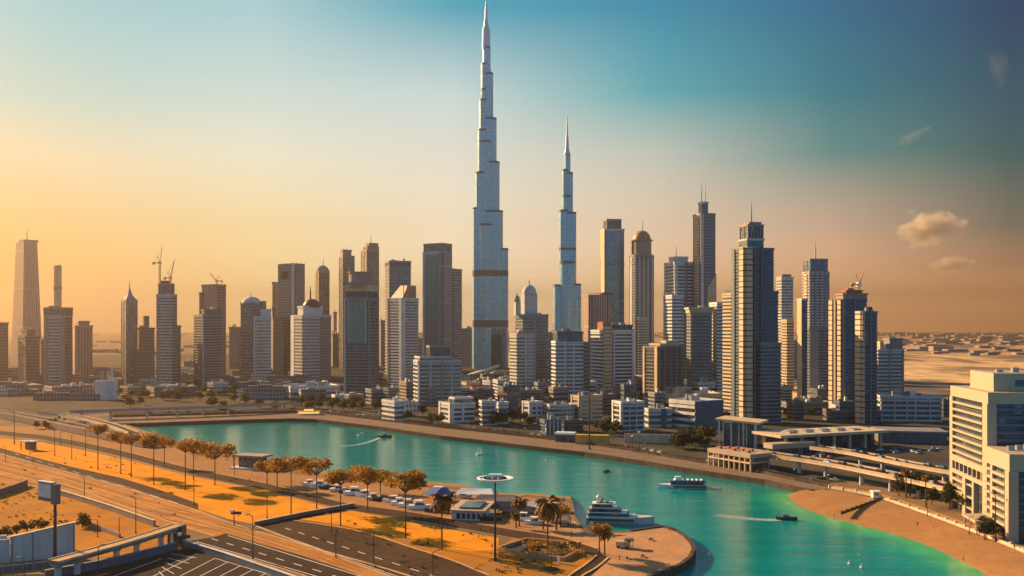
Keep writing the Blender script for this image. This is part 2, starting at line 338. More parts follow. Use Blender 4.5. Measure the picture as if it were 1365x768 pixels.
L(nt,col,b.inputs['Base Color']); b.inputs['Roughness'].default_value=.05; b.inputs['IOR'].default_value=1.33; b.inputs['Specular IOR Level'].default_value=.2
bp=N(nt,'ShaderNodeBump',ins={'Strength':.42,'Distance':.5}); L(nt,mth(nt,'ADD',w1.outputs['Fac'],mth(nt,'MULTIPLY',w2.outputs['Fac'],1.2)),bp.inputs['Height']); L(nt,bp.outputs[0],b.inputs['Normal'])
wb=MB(); x0,x1,y0,y1,st=-420,420,130,880,7.0; nx=int((x1-x0)/st); ny=int((y1-y0)/st); dep=[]
bl=[p for p in lerp_line(bline,10)]; nl=[p for p in lerp_line(nline,10)]
for j in range(ny+1):
    for i in range(nx+1):
        x=x0+i*st; y=y0+j*st; wb.v.append((x,y,0))
        d1=min((p.x-x)**2+(p.y-y)**2 for p in bl)**.5; d2=min((p.x-x)**2+(p.y-y)**2 for p in nl)**.5
        dep.append(min(1,min(d1/26,d2/9+.22)))
for j in range(ny):
    for i in range(nx):
        a=j*(nx+1)+i; wb.face((a,a+1,a+nx+2,a+nx+1))
wo_=wb.build('water','water_surface'); av=wo_.data.attributes.new('depth','FLOAT','POINT'); av.data.foreach_set('value',dep); tag(wo_,kind='structure')
# sheets on the near bank
def band(name, centre, hw, mat, z):
    up=[(x,y-h) for (x,y),h in zip(centre,hw)]; dn=[(x,y+h) for (x,y),h in zip(centre,hw)]
    return sheet(name,[P(*p,z) for p in up]+[P(*p,z) for p in reversed(dn)],mat)
r1=[(-60,570),(0,577),(57,583),(100,591),(160,604),(250,628),(356,649),(457,675),(550,688),(662,708),(750,722),(796,738)]
sheet('shore_sand',[P(*p,LZ+.04) for p in [(-60,566)]+r1[1:-1]+[(790,714),(775,707),(764,692),(759,670),(703,663),(686,668),(646,661),(616,653),(565,650),(525,649),(440,638),(405,634),(347,626),(308,610),(262,609),(216,590),(185,580),(160,574),(100,570)]],'sand')
sheet('lawn',[P(*p,LZ+.05) for p in [(-60,578),(0,584),(57,590),(100,598),(160,611),(250,634),(356,655),(455,681),(400,691),(338,699),(305,692),(262,678),(205,658),(160,643),(100,629),(43,615),(0,603),(-60,588)]],'lawn')
sheet('lawn',[P(*p,LZ+.05) for p in [(398,692),(470,680),(550,697),(665,717),(664,733),(627,735),(592,731),(540,717),(500,709),(457,700)]],'lawn')
sheet('verge',[P(*p,LZ+.045) for p in [(392,694),(457,700),(500,709),(540,717),(592,731),(665,733),(690,712),(760,726),(800,742),(770,768),(740,800),(660,800),(600,747),(550,731),(500,714),(457,704)]],'verge')
sheet('verge',[P(*p,LZ+.045) for p in [(-60,592),(0,607),(100,634),(200,662),(265,682),(300,697),(400,727),(500,755),(560,775),(520,790),(470,768),(400,743),(301,712),(286,716),(234,701),(215,706),(180,692),(80,660),(0,642),(-60,630)]],'sandy_asphalt')
sheet('verge',[P(*p,LZ+.042) for p in [(-60,628),(0,640),(80,658),(180,690),(236,703),(250,728),(150,742),(100,745),(-60,765)]],'verge')
band('promenade_road',r1,[1.6,2.4,2.8,3.4,3.8,4,4.3,4.6,4.8,5,5.2,6],'asphalt',LZ+.09)
sheet('ramp_road',[P(*p,LZ+.088) for p in [(795,733),(811,744),(798,757),(778,775),(760,790),(735,790),(764,764),(788,748)]],'dark_asphalt')
band('service_road',[(-60,584),(0,600),(43,612),(100,627),(160,641),(205,655),(264,676)],[2.4,3,3.2,3.6,4.2,4.6,5],'asphalt',LZ+.09)
sheet('carriageway',[P(*p,LZ+.085) for p in [(338,700),(392,694.5),(457,704),(500,714),(550,731),(600,746),(652,768),(700,800),(600,800),(522,768),(500,761),(447,742),(400,724)]],'asphalt')
sheet('carriageway',[P(*p,LZ+.085) for p in [(300,711),(350,726),(400,740),(470,763),(540,790),(440,790),(400,765),(336,746),(251,721),(286,716)]],'dark_asphalt')
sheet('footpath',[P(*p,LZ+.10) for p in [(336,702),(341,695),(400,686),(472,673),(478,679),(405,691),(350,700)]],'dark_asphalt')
sheet('plaza',[P(*p,LZ+.06) for p in [(690,705),(740,702),(766,694),(776,706),(800,711),(840,710),(868,706),(884,704),(898,708),(910,715),(919,724),(922,732),(917,742),(906,751),(888,758),(864,766),(848,778),(842,800),(770,800),(781,775),(800,757),(813,744),(797,732),(750,716)]],'paving')
def kerb(pts, w=.7, h=.16, mat='kerb_stone', z=LZ): return wall_line('kerb',smooth([P(*p) for p in pts],2),w,z,z+h,mat)
kerb([(0,605.5),(100,632.5),(200,661),(265,681),(300,696),(400,726),(500,754),(555,771)],.9,.2)
kerb([(0,617),(100,645),(160,662),(234,687),(320,710),(400,735)],.5,.15)
kerb([(60,640),(100,650),(160,674),(234,699),(286,715)],.9,.25); kerb([(251,722),(336,747),(400,766),(440,780)],.7,.3)
kerb([(392,694),(457,703.5),(500,713.5),(550,730.5),(600,745.5),(652,767.5)],.7); kerb([(338,700),(400,724),(447,742),(500,761),(540,776)],.8,.22)
kerb([(795,741),(780,754),(764,764),(745,780)],.8,.35); kerb([(811,744),(795,758),(776,768),(765,778)],.8,.35); kerb([(0,581),(57,587),(100,595),(160,608.5),(250,633),(356,654),(455,680),(550,693.5),(662,714),(745,728)],.5)
kerb([(-60,573),(0,574),(57,580),(100,587),(160,600),(250,623.5),(356,644),(457,670),(550,683),(662,702.5),(750,716),(797,731)],.5)
def along(name,U,V,t0,t1,mat,z):
    a=lerp_line([P(*q,z) for q in U],12); b=lerp_line([P(*q,z) for q in V],12); n=60
    pk_=lambda l,f: l[min(len(l)-1,int(f*(len(l)-1)))]
    A_=[pk_(a,i/n).lerp(pk_(b,i/n),t0) for i in range(n+1)]; B_=[pk_(a,i/n).lerp(pk_(b,i/n),t1) for i in range(n+1)]; mb=MB(); mb.v=[tuple(p) for p in A_+B_]
    for i in range(n): mb.face((n+1+i,n+2+i,i+1,i))
    for i,f in enumerate(mb.f): mb.u[i]=tuple((mb.v[k][0],mb.v[k][1]) for k in f)
    return tag(mb.build(name,mat),kind='structure')
RU=[(0,607),(100,634),(200,662),(265,682),(300,697),(400,727),(500,755)]; RV=[(0,641),(80,659),(180,691),(234,700),(300,713),(400,742),(470,767)]
for t0,t1 in ((.17,.25),(.34,.40),(.55,.64),(.80,.87)): along('wheel_track',RU,RV,t0,t1,'worn_asphalt',LZ+.075)
def dashes(name, a, b, n, w, frac=.5, mat='white_paint'):
    A,B=P(*a,LZ+.115),P(*b,LZ+.115); mb=MB(); s=Vector((-(B-A).y,(B-A).x,0)).normalized()*w/2
    for i in range(n):
        p=A.lerp(B,i/n); q=A.lerp(B,(i+frac)/n); mb.quad([p-s,q-s,q+s,p+s])
    return tag(mb.build(name,mat),kind='structure')
dashes('lane_marking',(262,722),(470,782),1,.35,1); dashes('lane_marking',(304,714),(520,780),1,.35,1); dashes('lane_marking',(282,718),(500,784),9,.4,.45)
dashes('lane_marking',(345,703),(540,772),1,.3,1); dashes('lane_marking',(380,704),(600,775),10,.4,.45); dashes('lane_marking',(20,605),(250,675),12,.35,.5)
dashes('lane_marking',(10,616),(300,704),1,.4,1,'kerb_stone'); dashes('lane_marking',(0,628),(230,693),1,.4,1,'kerb_stone')
# car park below the road wall
sheet('car_park',[P(*p,LZ+.06) for p in [(-200,770),(60,765),(150,742),(245,727),(300,742),(354,766),(420,800),(300,850),(-200,850)]],'dark_asphalt')
pk=MB()
def stripe(a,b,w=.28):
    A,B=P(*a,LZ+.1),P(*b,LZ+.1); s=Vector((-(B-A).y,(B-A).x,0)).normalized()*w/2; pk.quad([A-s,B-s,B+s,A+s])
for i in range(9): stripe((286+i*17,744.5+i*5.0),(240+i*17,768+i*5.0))
for i in range(7): stripe((228+i*4-8*i,738+i*6),(262-10*i,744+i*7))
stripe((286,744),(430,787)); stripe((258,742),(190,775)); stripe((215,745),(140,772))
tag(pk.build('parking_marking','white_paint'),kind='structure')
# far bank
fe=[(150,565),(250,562),(308,560),(389,558),(422,559),(505,569),(588,581),(660,589),(700,594),(780,603),(860,615),(900,622),(946,629),(1020,640),(1060,649),(1082,653),(1100,652)]
fu=[(150,556),(250,553.5),(308,552),(389,549.5),(422,550.5),(505,560.5),(588,570.5),(660,578),(700,582.5),(780,592),(860,604),(900,611.5),(946,619),(1020,632),(1060,641),(1082,645),(1106,650)]
sheet('promenade',[P(*p,LZ+.05) for p in fe]+[P(*p,LZ+.05) for p in reversed(fu)],'revetment')
fr=[(x,y-1.3) for x,y in fu]; fr2=[(x,y-6.5) for x,y in fu]
sheet('quay_road',[P(*p,LZ+.05) for p in fr]+[P(*p,LZ+.05) for p in reversed(fr2)],'dark_asphalt')
wall_line('parapet',[P(*p) for p in fu],.8,LZ,LZ+1.6,'quay_stone')
sheet('city_ground',[P(x,y-6,LZ+.02) for x,y in fu]+[P(*q,LZ+.02) for q in [(1150,640),(1200,652),(1262,668),(1300,690),(1420,740),(1500,640),(1290,560),(1215,530),(1190,500),(1000,474),(600,470),(-60,474),(-100,540),(60,556)]],'city_land')
# desert beyond the towers, low dunes
m,nt,b=newmat('desert_sand'); t=nt.nodes.new('ShaderNodeTexCoord'); mp=N(nt,'ShaderNodeMapping'); mp.inputs['Scale'].default_value=(1,.55,1); L(nt,t.outputs['Object'],mp.inputs['Vector'])
n1=N(nt,'ShaderNodeTexNoise',ins={'Scale':.005,'Detail':10.0,'Roughness':.68}); n2=N(nt,'ShaderNodeTexNoise',ins={'Scale':.03,'Detail':5.0}); L(nt,mp.outputs[0],n1.inputs['Vector']); L(nt,mp.outputs[0],n2.inputs['Vector'])
c=ramp(nt,n1.outputs['Fac'],[(.40,(.07,.05,.04)),(.47,(.20,.12,.06)),(.53,(.58,.36,.15)),(.62,(.72,.48,.22))]); c=mix(nt,ramp(nt,n2.outputs['Fac'],[(.5,(0,0,0)),(.7,(.6,.6,.6))]),c,(.13,.10,.07))
L(nt,c,b.inputs['Base Color']); b.inputs['Roughness'].default_value=.95
def gridland(name,x0,x1,y0,y1,nx,ny,hf,mat):
    mb=MB()
    for j in range(ny+1):
        for i in range(nx+1):
            fx=i/nx; fy=j/ny; x=x0+(x1-x0)*fx; y=y0+(y1-y0)*fy*fy; e=min(1,6*min(fx,1-fx))*min(1,8*fy)
            mb.v.append((x,y,LZ+.05+e*hf(x,y)))
    for j in range(ny):
        for i in range(nx):
            a=j*(nx+1)+i; mb.face((a,a+1,a+nx+2,a+nx+1))
    for i,f in enumerate(mb.f): mb.u[i]=tuple((mb.v[k][0],mb.v[k][1]) for k in f)
    return tag(mb.build(name,mat,smooth=True),kind='structure')
from mathutils import noise
def dune(x,y):
    v=noise.noise(Vector((x*.0016,y*.0011,3.1)))*14+noise.noise(Vector((x*.006,y*.004,7.7)))*4
    return max(0,v+3)
gridland('desert',200,9000,950,14000,120,140,dune,'desert_sand')
# haze: one box round everything
m=bpy.data.materials.new('haze_air'); m.use_nodes=True; nt=m.node_tree; nt.nodes.clear(); M['haze_air']=m
o=nt.nodes.new('ShaderNodeOutputMaterial'); pv=N(nt,'ShaderNodeVolumePrincipled',ins={'Density':HAZE_DENSITY,'Anisotropy':HAZE_G}); pv.inputs['Color'].default_value=(.42,.335,.25,1); L(nt,pv.outputs[0],o.inputs['Volume'])
hb=MB(); hb.box(-17000,17000,-300,17000,-2.5,690); ho=hb.build('haze','haze_air'); tag(ho,kind='stuff')
# ------------------------------------------------------------------ towers
def ell(hw, hd, n=24): return [(hw*math.cos(2*math.pi*i/n), hd*math.sin(2*math.pi*i/n)) for i in range(n)]
def rect(hw, hd): return [(-hw,-hd),(hw,-hd),(hw,hd),(-hw,hd)]
def cham(hw, hd, c): return [(-hw+c,-hd),(hw-c,-hd),(hw,-hd+c),(hw,hd-c),(hw-c,hd),(-hw+c,hd),(-hw,hd-c),(-hw,-hd+c)]
class Tower:
    """one high-rise: corner edge nearest the eye at column xc, left face from x0, right face to x1, right face turned by th degrees"""
    def __init__(s, name, label, by, x0, xc, x1, ytop, th=25, cat='skyscraper', depth=None, ptex=None, **kw):
        s.t=R(th)-math.atan(((xc if xc>x0 else x0)-CX)/F)*.95; s.T=[]
        cy = depth or F*(H-LZ)/(by-HY)
        s.u=Vector((math.cos(s.t),math.sin(s.t),0)); s.w=Vector((-math.sin(s.t),math.cos(s.t),0))
        W,D,c=s.solve(x0,xc,x1,cy); s.cy=c.y
        s.o=Vector((c.x,c.y,LZ-.1)); s.root=thing(name,label,cat,s.o,s.t)
        s.tier(x0,xc,x1,ytop,ground=True,**kw)
    def solve(s,x0,xc,x1,cy):
        t0,tc,t1=((q-CX)/F for q in (x0,xc,x1)); C=Vector((tc*cy,cy,0)); co,si=math.cos(s.t),math.sin(s.t)
        W=(t1*cy-C.x)/(co-t1*si); D=(C.x-t0*cy)/max(.12,si+t0*co); D=min(D,abs(W)*2.2+4)
        return W,D,C+s.u*W/2+s.w*D/2
    def tier(s, x0,xc,x1,ytop, ground=False, base=None, dz=0, style='slab', wall='pale_concrete', glz='blue_glass', fh=4.6, bh=.42, over=.5, shape='rect', parapet=True, dmin=None, minD=None, below=None, cap=None, roofmat='roof_gravel', taper=None):
        cy=s.cy+dz
        for _ in range(6):
            W,D,c=s.solve(x0,xc,x1,cy); cy += (s.cy+dz)-c.y
            if ground and not s.T: cy=None or (F*(H-LZ)); break
        if ground and not s.T:
            cy=s.cy; # first tier: the solve in __init__ fixed the corner depth, redo it from the centre
            k=cy
            for _ in range(12):
                W,D,c=s.solve(x0,xc,x1,k); k += s.cy-c.y
            cy=k
        d=c-s.o; cu,cv=d.dot(s.u),d.dot(s.w); hw,hd=abs(W)/2,abs(D)/2
        if minD and hd*2<minD: cv+=minD/2-hd; hd=minD/2
        dep=cy; z1=Z(ytop,dep)-s.o.z
        z0=0 if ground else (s.T[base if base is not None else -1]['z1'] if below is None else Z(below,dep)-s.o.z)
        if not ground: z0-=.05
        fl=fh*dep/F
        q=dict(cu=cu,cv=cv,hw=hw,hd=hd,z0=z0,z1=z1,dep=dep,fl=fl,ground=ground); s.T.append(q)
        o=0
        fp={'rect':lambda g:rect(hw+g,hd+g),'round':lambda g:ell(hw+g,hd+g),'cham':lambda g:cham(hw+g,hd+g,min(hw,hd)*.35)}[shape]
        off=lambda poly:[(a+cu,b+cv) for a,b in poly]
        mb=MB(); body=off(fp(0)); q['fp']=fp; q['off']=off
        top=[(cu+(a-cu)*taper,cv+(b-cv)*taper) for a,b in body] if taper else None
        mb.prism(body,z0,z1,0,1,top)
        s.body=mb.build('glazing' if style in('slab','glass','fins') else 'wall',[glz if style in('slab','glass','fins') else wall,roofmat],s.root)
        q['body']=s.body
        if style=='slab':
            n=max(2,round((z1-z0)/fl)); n=min(n,70); fl=(z1-z0)/n; h=fl*bh; me=None
            mb=MB(); mb.prism(off(fp(over)),-h/2,h/2)
            for i in range(n+ (1 if ground else 0)):
                zz=z0+fl*(i+.5)+ (0 if not ground else -fl*.2)
                if zz+h/2>z1-.4: break
                if me is None: b=mb.build('floor_band',wall,s.root); me=b.data
                else:
                    b=bpy.data.objects.new('floor_band',me); COL.objects.link(b); b.parent=s.root
                b.location=(0,0,zz)
        if style=='fins':
            per=2*(hw+hd)*2; n=max(3,min(14,round(hw*2/(fl*1.0))))
            mb=MB(); mb.box(-.35,.35,-.5,.5,0,z1-z0-.5); me=None
            pos=[(cu-hw+2*hw*(i)/n,cv-hd,0) for i in range(n+1)]+[(cu-hw,cv-hd+2*hd*(i+1)/max(2,n//2),R(90)) for i in range(max(2,n//2))]
            for x,y,a in pos:
                if me is None: b=mb.build('fin',wall,s.root); me=b.data
                else: b=bpy.data.objects.new('fin',me); COL.objects.link(b); b.parent=s.root
                b.location=(x,y,z0+.2); b.rotation_euler=(0,0,a)
        if parapet and not taper:
            ph=max(1.2,fl*.55); mb=MB(); A,B=off(fp(over+.12)),off(fp(-.5)); n=len(A); k=0
            mb.v=[(a,b,z1-ph*.6) for a,b in A]+[(a,b,z1+ph*.5) for a,b in A]+[(a,b,z1+ph*.5) for a,b in B]+[(a,b,z1-ph*.6) for a,b in B]
            for i in range(n):
                j=(i+1)%n
                for r in range(4): 
                    e=(r+1)%4; mb.face((r*n+i,r*n+j,e*n+j,e*n+i))
            mb.build('parapet',cap or wall,s.root)
        return s
    def X(s,px,q=None):           # local u of a photo column on the tower's mid plane
        t=(px-CX)/F; co,si=math.cos(s.t),math.sin(s.t)
        return (t*s.o.y-s.o.x)/(co-t*si)
    def zt(s,y,k=-1): return Z(y,s.T[k]['dep'])-s.o.z
    def pier(s,k,face,a,b,out=.9,mat='pale_concrete',z0=None,z1=None,name='pier',up=.8):
        q=s.T[k]; lo=q['z0'] if z0 is None else s.zt(z0,k); hi=q['z1']+up if z1 is None else s.zt(z1,k); mb=MB()
        if face=='R':
            x0=q['cu']-q['hw']+2*q['hw']*a; x1=q['cu']-q['hw']+2*q['hw']*b; y=q['cv']-q['hd']; mb.box(x0,x1,y-out,y+.6,lo,hi)
        else:                     # a..b run from the far edge (0) to the corner (1)
            y0=q['cv']+q['hd']-2*q['hd']*a; y1=q['cv']+q['hd']-2*q['hd']*b; x=q['cu']-q['hw']; mb.box(x-out,x+.6,y1,y0,lo,hi)
        o=mb.build(name,mat,s.root); return s
    def spire(s,px,ytop,r=.8,k=-1,z0=None,mat='spire_metal',name='spire'):
        q=s.T[k]; x=s.X(px); mb=MB(); z=q['z1'] if z0 is None else s.zt(z0,k); t=s.zt(ytop,k)
        mb.lathe([(r,z-1),(r*.8,z+(t-z)*.5),(r*.25,t)],8,x,q['cv']); mb.build(name,mat,s.root); return s
    def dome(s,x0,x1,y0,y1,mat='copper',k=-1,drum=None,name='dome',pts=None):
        q=s.T[k]; a,b=s.X(x0),s.X(x1); r=abs(b-a)/2; cx=(a+b)/2; za=s.zt(y0,k); zb=s.zt(y1,k); mb=MB()
        pr=[(r*math.cos(R(t)),za+(zb-za)*math.sin(R(t))) for t in (0,15,30,45,60,75,88)] if not pts else [(r*p,za+(zb-za)*h) for p,h in pts]
        mb.lathe([(pr[0][0],za-.5)]+pr,20,cx,q['cv']); mb.build(name,mat,s.root,smooth=not pts); return s
    def pyramid(s,x0,x1,y0,y1,mat='grey_concrete',k=-1):
        q=s.T[k]; mb=MB(); za,zb=s.zt(y0,k),s.zt(y1,k); hw,hd=q['hw'],q['hd']; P0=[(a+q['cu'],b+q['cv']) for a,b in rect(hw*1.05,hd*1.05)]
        m1=[(q['cu']+(a-q['cu'])*.35,q['cv']+(b-q['cv'])*.35) for a,b in P0]; m2=[(q['cu']+(a-q['cu'])*.04,q['cv']+(b-q['cv'])*.04) for a,b in P0]
        zm=za+(zb-za)*.45; mb.prism(P0,za,zm,0,None,m1); mb.prism(m1,zm,zb,0,None,m2); mb.build('roof',mat,s.root); return s
    def unit(s,x0,x1,y1,k=-1,mat='grey_concrete',d=.5,name='roof_unit',y0=None):
        q=s.T[k]; a,b=s.X(x0),s.X(x1); z0=q['z1']-.3 if y0 is None else s.zt(y0,k); mb=MB(); mb.box(a,b,q['cv']-q['hd']*d,q['cv']+q['hd']*d,z0,s.zt(y1,k)); mb.build(name,mat,s.root); return s
    def clutter(s,k=-1,n=4,seed=0):
        q=s.T[k]; rn=random.Random(seed+int(q['z1']*10)); 
        for i in range(n):
            a=q['hw']*rn.uniform(.08,.2); b=q['hd']*rn.uniform(.08,.22); x=q['cu']+rn.uniform(-.6,.6)*q['hw']; y=q['cv']+rn.uniform(-.6,.6)*q['hd']; h=rn.uniform(.6,1.5)*q['fl']*.7
            mb=MB(); mb.box(x-a,x+a,y-b,y+b,q['z1']-.2,q['z1']+h+.6); mb.build('roof_unit',rn.choice(['grey_concrete','white_concrete','grey_metal']),s.root)
        return s
    def band(s,y0,y1,k=-1,out=.25,mat='dark_glass',name='plant_floor'):
        q=s.T[k]; mb=MB(); mb.prism(q['off'](q['fp'](out)),s.zt(y1,k),s.zt(y0,k)); mb.build(name,mat,s.root); return s
    def panel(s,k,face,a,b,y0,y1,mat,out=.35,name='glass_panel'):
        return s.pier(k,face,a,b,out,mat,z0=y1,z1=y0,name=name)
    def podium(s,x0,x1,ytop,mat='pale_concrete',d=1.25,glz='dark_glass',n=3):
        q=s.T[0]; a,b=s.X(x0),s.X(x1); z=s.zt(ytop,0); mb=MB(); y0=q['cv']-q['hd']*d; y1=q['cv']+q['hd']*d; mb.box(a,b,y0,y1,0,z,0,1); mb.build('podium',[glz,'roof_gravel'],s.root)
        for i in range(n):
            zz=z*(i+.75)/n; mb=MB(); mb.box(a-.5,b+.5,y0-.5,y1+.5,zz-.5,zz+.6); mb.build('podium_band',mat,s.root)
        return s
SK='high-rise towers of the skyline'
def T(label,by,x0,xc,x1,y,th=25,**kw):
    return Tower('skyscraper',label,by,x0,xc,x1,y,th,**kw)
# far left, deep in the golden haze
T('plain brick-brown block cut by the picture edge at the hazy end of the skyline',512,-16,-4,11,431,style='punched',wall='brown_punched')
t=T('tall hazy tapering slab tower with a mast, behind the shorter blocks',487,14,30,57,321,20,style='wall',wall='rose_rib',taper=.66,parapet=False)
t.unit(28,48,318,mat='rose_stone',d=.4).spire(36,303,1.2)
T('small stepped brown tower below the hazy tapering slab',515,24,34,53,449,20,style='wall',wall='brown_punched').tier(28,36,47,440,style='wall',wall='brown_punched').clutter(n=2)
T('narrow dark shaft squeezed between the stepped brown tower and the crowned one',509,52.5,55,60,454,20,style='wall',wall='brown_punched').clutter(n=1)
t=T('broad tower with a flat overhanging crown frame and banded middle',516,59,86,96,421,55,style='slab',wall='pale_concrete',glz='bronze_glass',fh=4.4)
t.pier(0,'L',0,.16,.8,'rose_stone').pier(0,'L',.80,1,.8,'rose_stone').pier(0,'R',0,1,.6,'brown_punched').tier(58,88,96.5,411,style='fins',wall='rose_stone',glz='bronze_glass').clutter(n=3)
t=T('thin round pale tower with a dark ring, rising behind the crowned block',491,69.5,74,84,355,20,style='wall',wall='gold_stone',shape='round',parapet=False)
t.band(382,386,0,.6,'rose_stone').spire(79,350,.8).unit(73,81,353.5)
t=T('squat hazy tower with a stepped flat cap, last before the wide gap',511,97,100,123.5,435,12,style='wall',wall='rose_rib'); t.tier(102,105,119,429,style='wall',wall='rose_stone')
t=T('square tower under a pointed pagoda-like roof',512,162,168,183,401,18,style='fins',wall='rose_stone',glz='grey_glass',fh=6); t.pyramid(162,183,401,382).spire(172.5,373,.7,z0=383).panel(0,'R',.25,.75,404,430,'bronze_glass',.3)
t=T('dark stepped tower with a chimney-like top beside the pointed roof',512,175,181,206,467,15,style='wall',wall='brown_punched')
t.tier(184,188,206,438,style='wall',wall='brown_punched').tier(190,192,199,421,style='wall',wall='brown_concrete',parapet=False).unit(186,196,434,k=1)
t=T('striped tower with a dark notched crown carrying two cranes',518,209,229,235.5,393,58,style='slab',wall='pale_concrete',glz='bronze_glass',fh=4.1); q=t
t.pier(0,'L',0,.08,.7,'grey_concrete').pier(0,'R',0,1,.5,'rose_punched').tier(211.5,227,232,379,style='fins',wall='rose_stone',glz='bronze_glass').tier(214,222,226,374,style='wall',wall='brown_concrete',parapet=False)
t.tier(230.5,233,241,435,ground=True,dz=6,style='wall',wall='rose_punched')
CR1=t
t=T('tall blank brown slab with a stepped shoulder carrying a small crane',505,269,289,301,380,40,style='wall',wall='rose_rib'); t.pier(0,'R',0,1,.4,'brown_punched').tier(265.5,268,277,391,ground=True,dz=4,style='wall',wall='rose_rib'); CR2=t
t=T('dark banded block standing before the blank brown slab',517,258.5,270,294.5,420,20,style='slab',wall='grey_concrete',glz='dark_glass',fh=3.6,bh=.35)
t.tier(269,272,294.5,413.5,ground=False,style='wall',wall='brown_concrete').pier(0,'R',.0,.05,.8,'pale_concrete').unit(275,292,421,k=0,d=1.01,mat='rose_stone').podium(268,302,517).clutter(n=3)
T('low plain hazy block between the dark banded block and the domed tower',492,302,318,322,437,50,style='wall',wall='rose_punched').clutter(n=3)
t=T('grey tower with a pale dome cap and finial, left of the white-topped tower',511,321,336,347,404,40,style='slab',wall='grey_concrete',glz='grey_glass',fh=4.2); t.dome(325,345,404,395,'pale_concrete').spire(334,388,.8,z0=396).unit(344,349,401,y0=440)
t=T('banded tower with a white crown block and white edge',511,328,338,361,423,22,style='slab',wall='white_concrete',glz='grey_glass',fh=4.4)
t.pier(0,'L',.0,1,.7,'white_punched').tier(338,341,361,413,style='wall',wall='white_concrete').unit(347,353,401,mat='rose_stone').pier(0,'R',0,.06,.9,'white_concrete').clutter(n=2)
t=T('plain dark brown slab directly behind the white-crowned tower',502,357,364,378,424,15,style='wall',wall='brown_punched'); t.tier(359,363,368,412,style='wall',wall='brown_punched').clutter(n=1)
# the slab with a see-through window near its top
t=T('tall slab with a square see-through opening near its top',501,370.5,389,406,371,40,style='wall',wall='grey_punched',parapet=False)
qq=t.T[0]; z0=qq['z1']; z1=t.zt(361.5,0); z2=t.zt(351,0); hw,hd,cu,cv=qq['hw'],qq['hd'],qq['cu'],qq['cv']
mb=MB(); mb.box(cu-hw,cu+hw,cv-hd,cv+hd,z1,z2); mb.build('top_beam','grey_punched',t.root)
for a,b in ((.0,.22),(.78,1)):
    mb=MB(); mb.box(cu-hw,cu+hw,cv+hd-2*hd*b,cv+hd-2*hd*a,z0-.1,z1+.1); mb.build('frame_leg','grey_punched',t.root)
t.T[0]['z1']=z2; t.pier(0,'R',.0,.14,.7,'white_concrete').pier(0,'R',.3,.42,.7,'grey_concrete').pier(0,'R',.62,.74,.7,'grey_concrete').pier(0,'R',.9,1,.7,'grey_concrete')
t.tier(363,366,371,377,ground=True,dz=8,style='wall',wall='rose_rib')
t=T('slender hazy tower with a rounded cap and thin mast',490,421,425,439,362,15,style='fins',wall='rose_stone',glz='bronze_glass',fh=5); t.dome(421.5,438.5,362,353,'rose_stone').spire(431,343,.8,z0=354)
t=T('banded tower topped by a dark dome and a thick antenna',508,388,403,441,421,25,style='slab',wall='pale_concrete',glz='grey_glass',fh=4.4)
t.pier(0,'R',.62,1,.6,'rose_punched').pier(0,'L',.0,.3,.7,'white_concrete').tier(397,404,430,409,style='wall',wall='white_concrete').dome(405,427,409,398,'dark_metal').spire(414,381,1.3,z0=399,mat='dark_metal').podium(381,449,511,'white_concrete')
t=T('hazy rose tower with a flat top and three stub masts',492,452,457,472.5,342,15,style='fins',wall='rose_stone',glz='bronze_glass',fh=5); t.tier(453.5,457,468.5,334,style='wall',wall='rose_stone')
for x,y in ((458,329),(462,328),(455,330)): t.spire(x,y,.6)
t=T('hazy tower with a curved sloping crown and tall mast',491,481.5,489,505,334,22,style='fins',wall='rose_stone',glz='bronze_glass',fh=5)
t.tier(484,490,505,329,style='wall',wall='rose_stone').tier(488,492,504,325,style='wall',wall='rose_stone').spire(494,311,.9)
# big front tower with the teal panel
t=T('big dark tower with a teal glass panel and a drum on its golden roof',532,459,491,504.5,398,62,style='slab',wall='grey_concrete',glz='dark_glass',fh=4.3,bh=.34)
t.panel(0,'L',.20,.90,402,457.5,'teal_glass',1.3).pier(0,'L',0,.07,1,'pale_concrete').pier(0,'R',.0,.10,1.2,'grey_concrete').pier(0,'L',.17,.20,1.5,'pale_concrete',z0=458,z1=400).pier(0,'L',.9,.93,1.5,'pale_concrete',z0=458,z1=400)
t.tier(461,490,503,388,style='fins',wall='grey_concrete',glz='dark_glass',parapet=False).tier(460,491,504.5,381,style='wall',wall='gold_stone').dome(471,488,381,362,'rose_stone',name='drum',pts=[(1,0),(1,.1),(.86,.12),(.86,.9),(.95,.92),(.95,1),(.5,1.01)]).clutter(k=2,n=3)
for a in (.05,.3,.6,.85): t.unit(462+a*36,464+a*36,377,k=2)
t=T('dark banded tower behind the copper-roofed one',500,513.5,519,547.5,356,14,style='slab',wall='grey_concrete',glz='grey_glass',fh=4.3); t.tier(513.5,519,547.5,348.5,style='fins',wall='grey_concrete',glz='dark_glass').clutter(n=3)
t=T('banded tower with a white centre pier and a sloping copper roof',517,517,536,557.5,398,40,style='slab',wall='pale_concrete',glz='grey_glass',fh=4.0,bh=.5)
t.pier(0,'R',.0,.16,1.1,'white_concrete').pier(0,'L',.82,1,1.1,'white_concrete').pier(0,'L',.0,.08,.9,'rose_stone')
qq=t.T[0]; mb=MB(); hw,hd,cu,cv=qq['hw']*.86,qq['hd']*.86,qq['cu'],qq['cv']; za=qq['z1']; zb=t.zt(380,0)
mb.v=[(cu-hw,cv-hd,za),(cu+hw,cv-hd,za),(cu+hw,cv+hd,za),(cu-hw,cv+hd,za),(cu-hw*.2,cv-hd,zb),(cu+hw,cv-hd,zb),(cu+hw,cv+hd*.2,zb),(cu-hw*.2,cv+hd*.2,zb)]
for f in ((0,1,5,4),(1,2,6,5),(2,3,7,6),(3,0,4,7),(4,5,6,7)): mb.face(f)
mb.build('sloping_roof','copper',t.root)
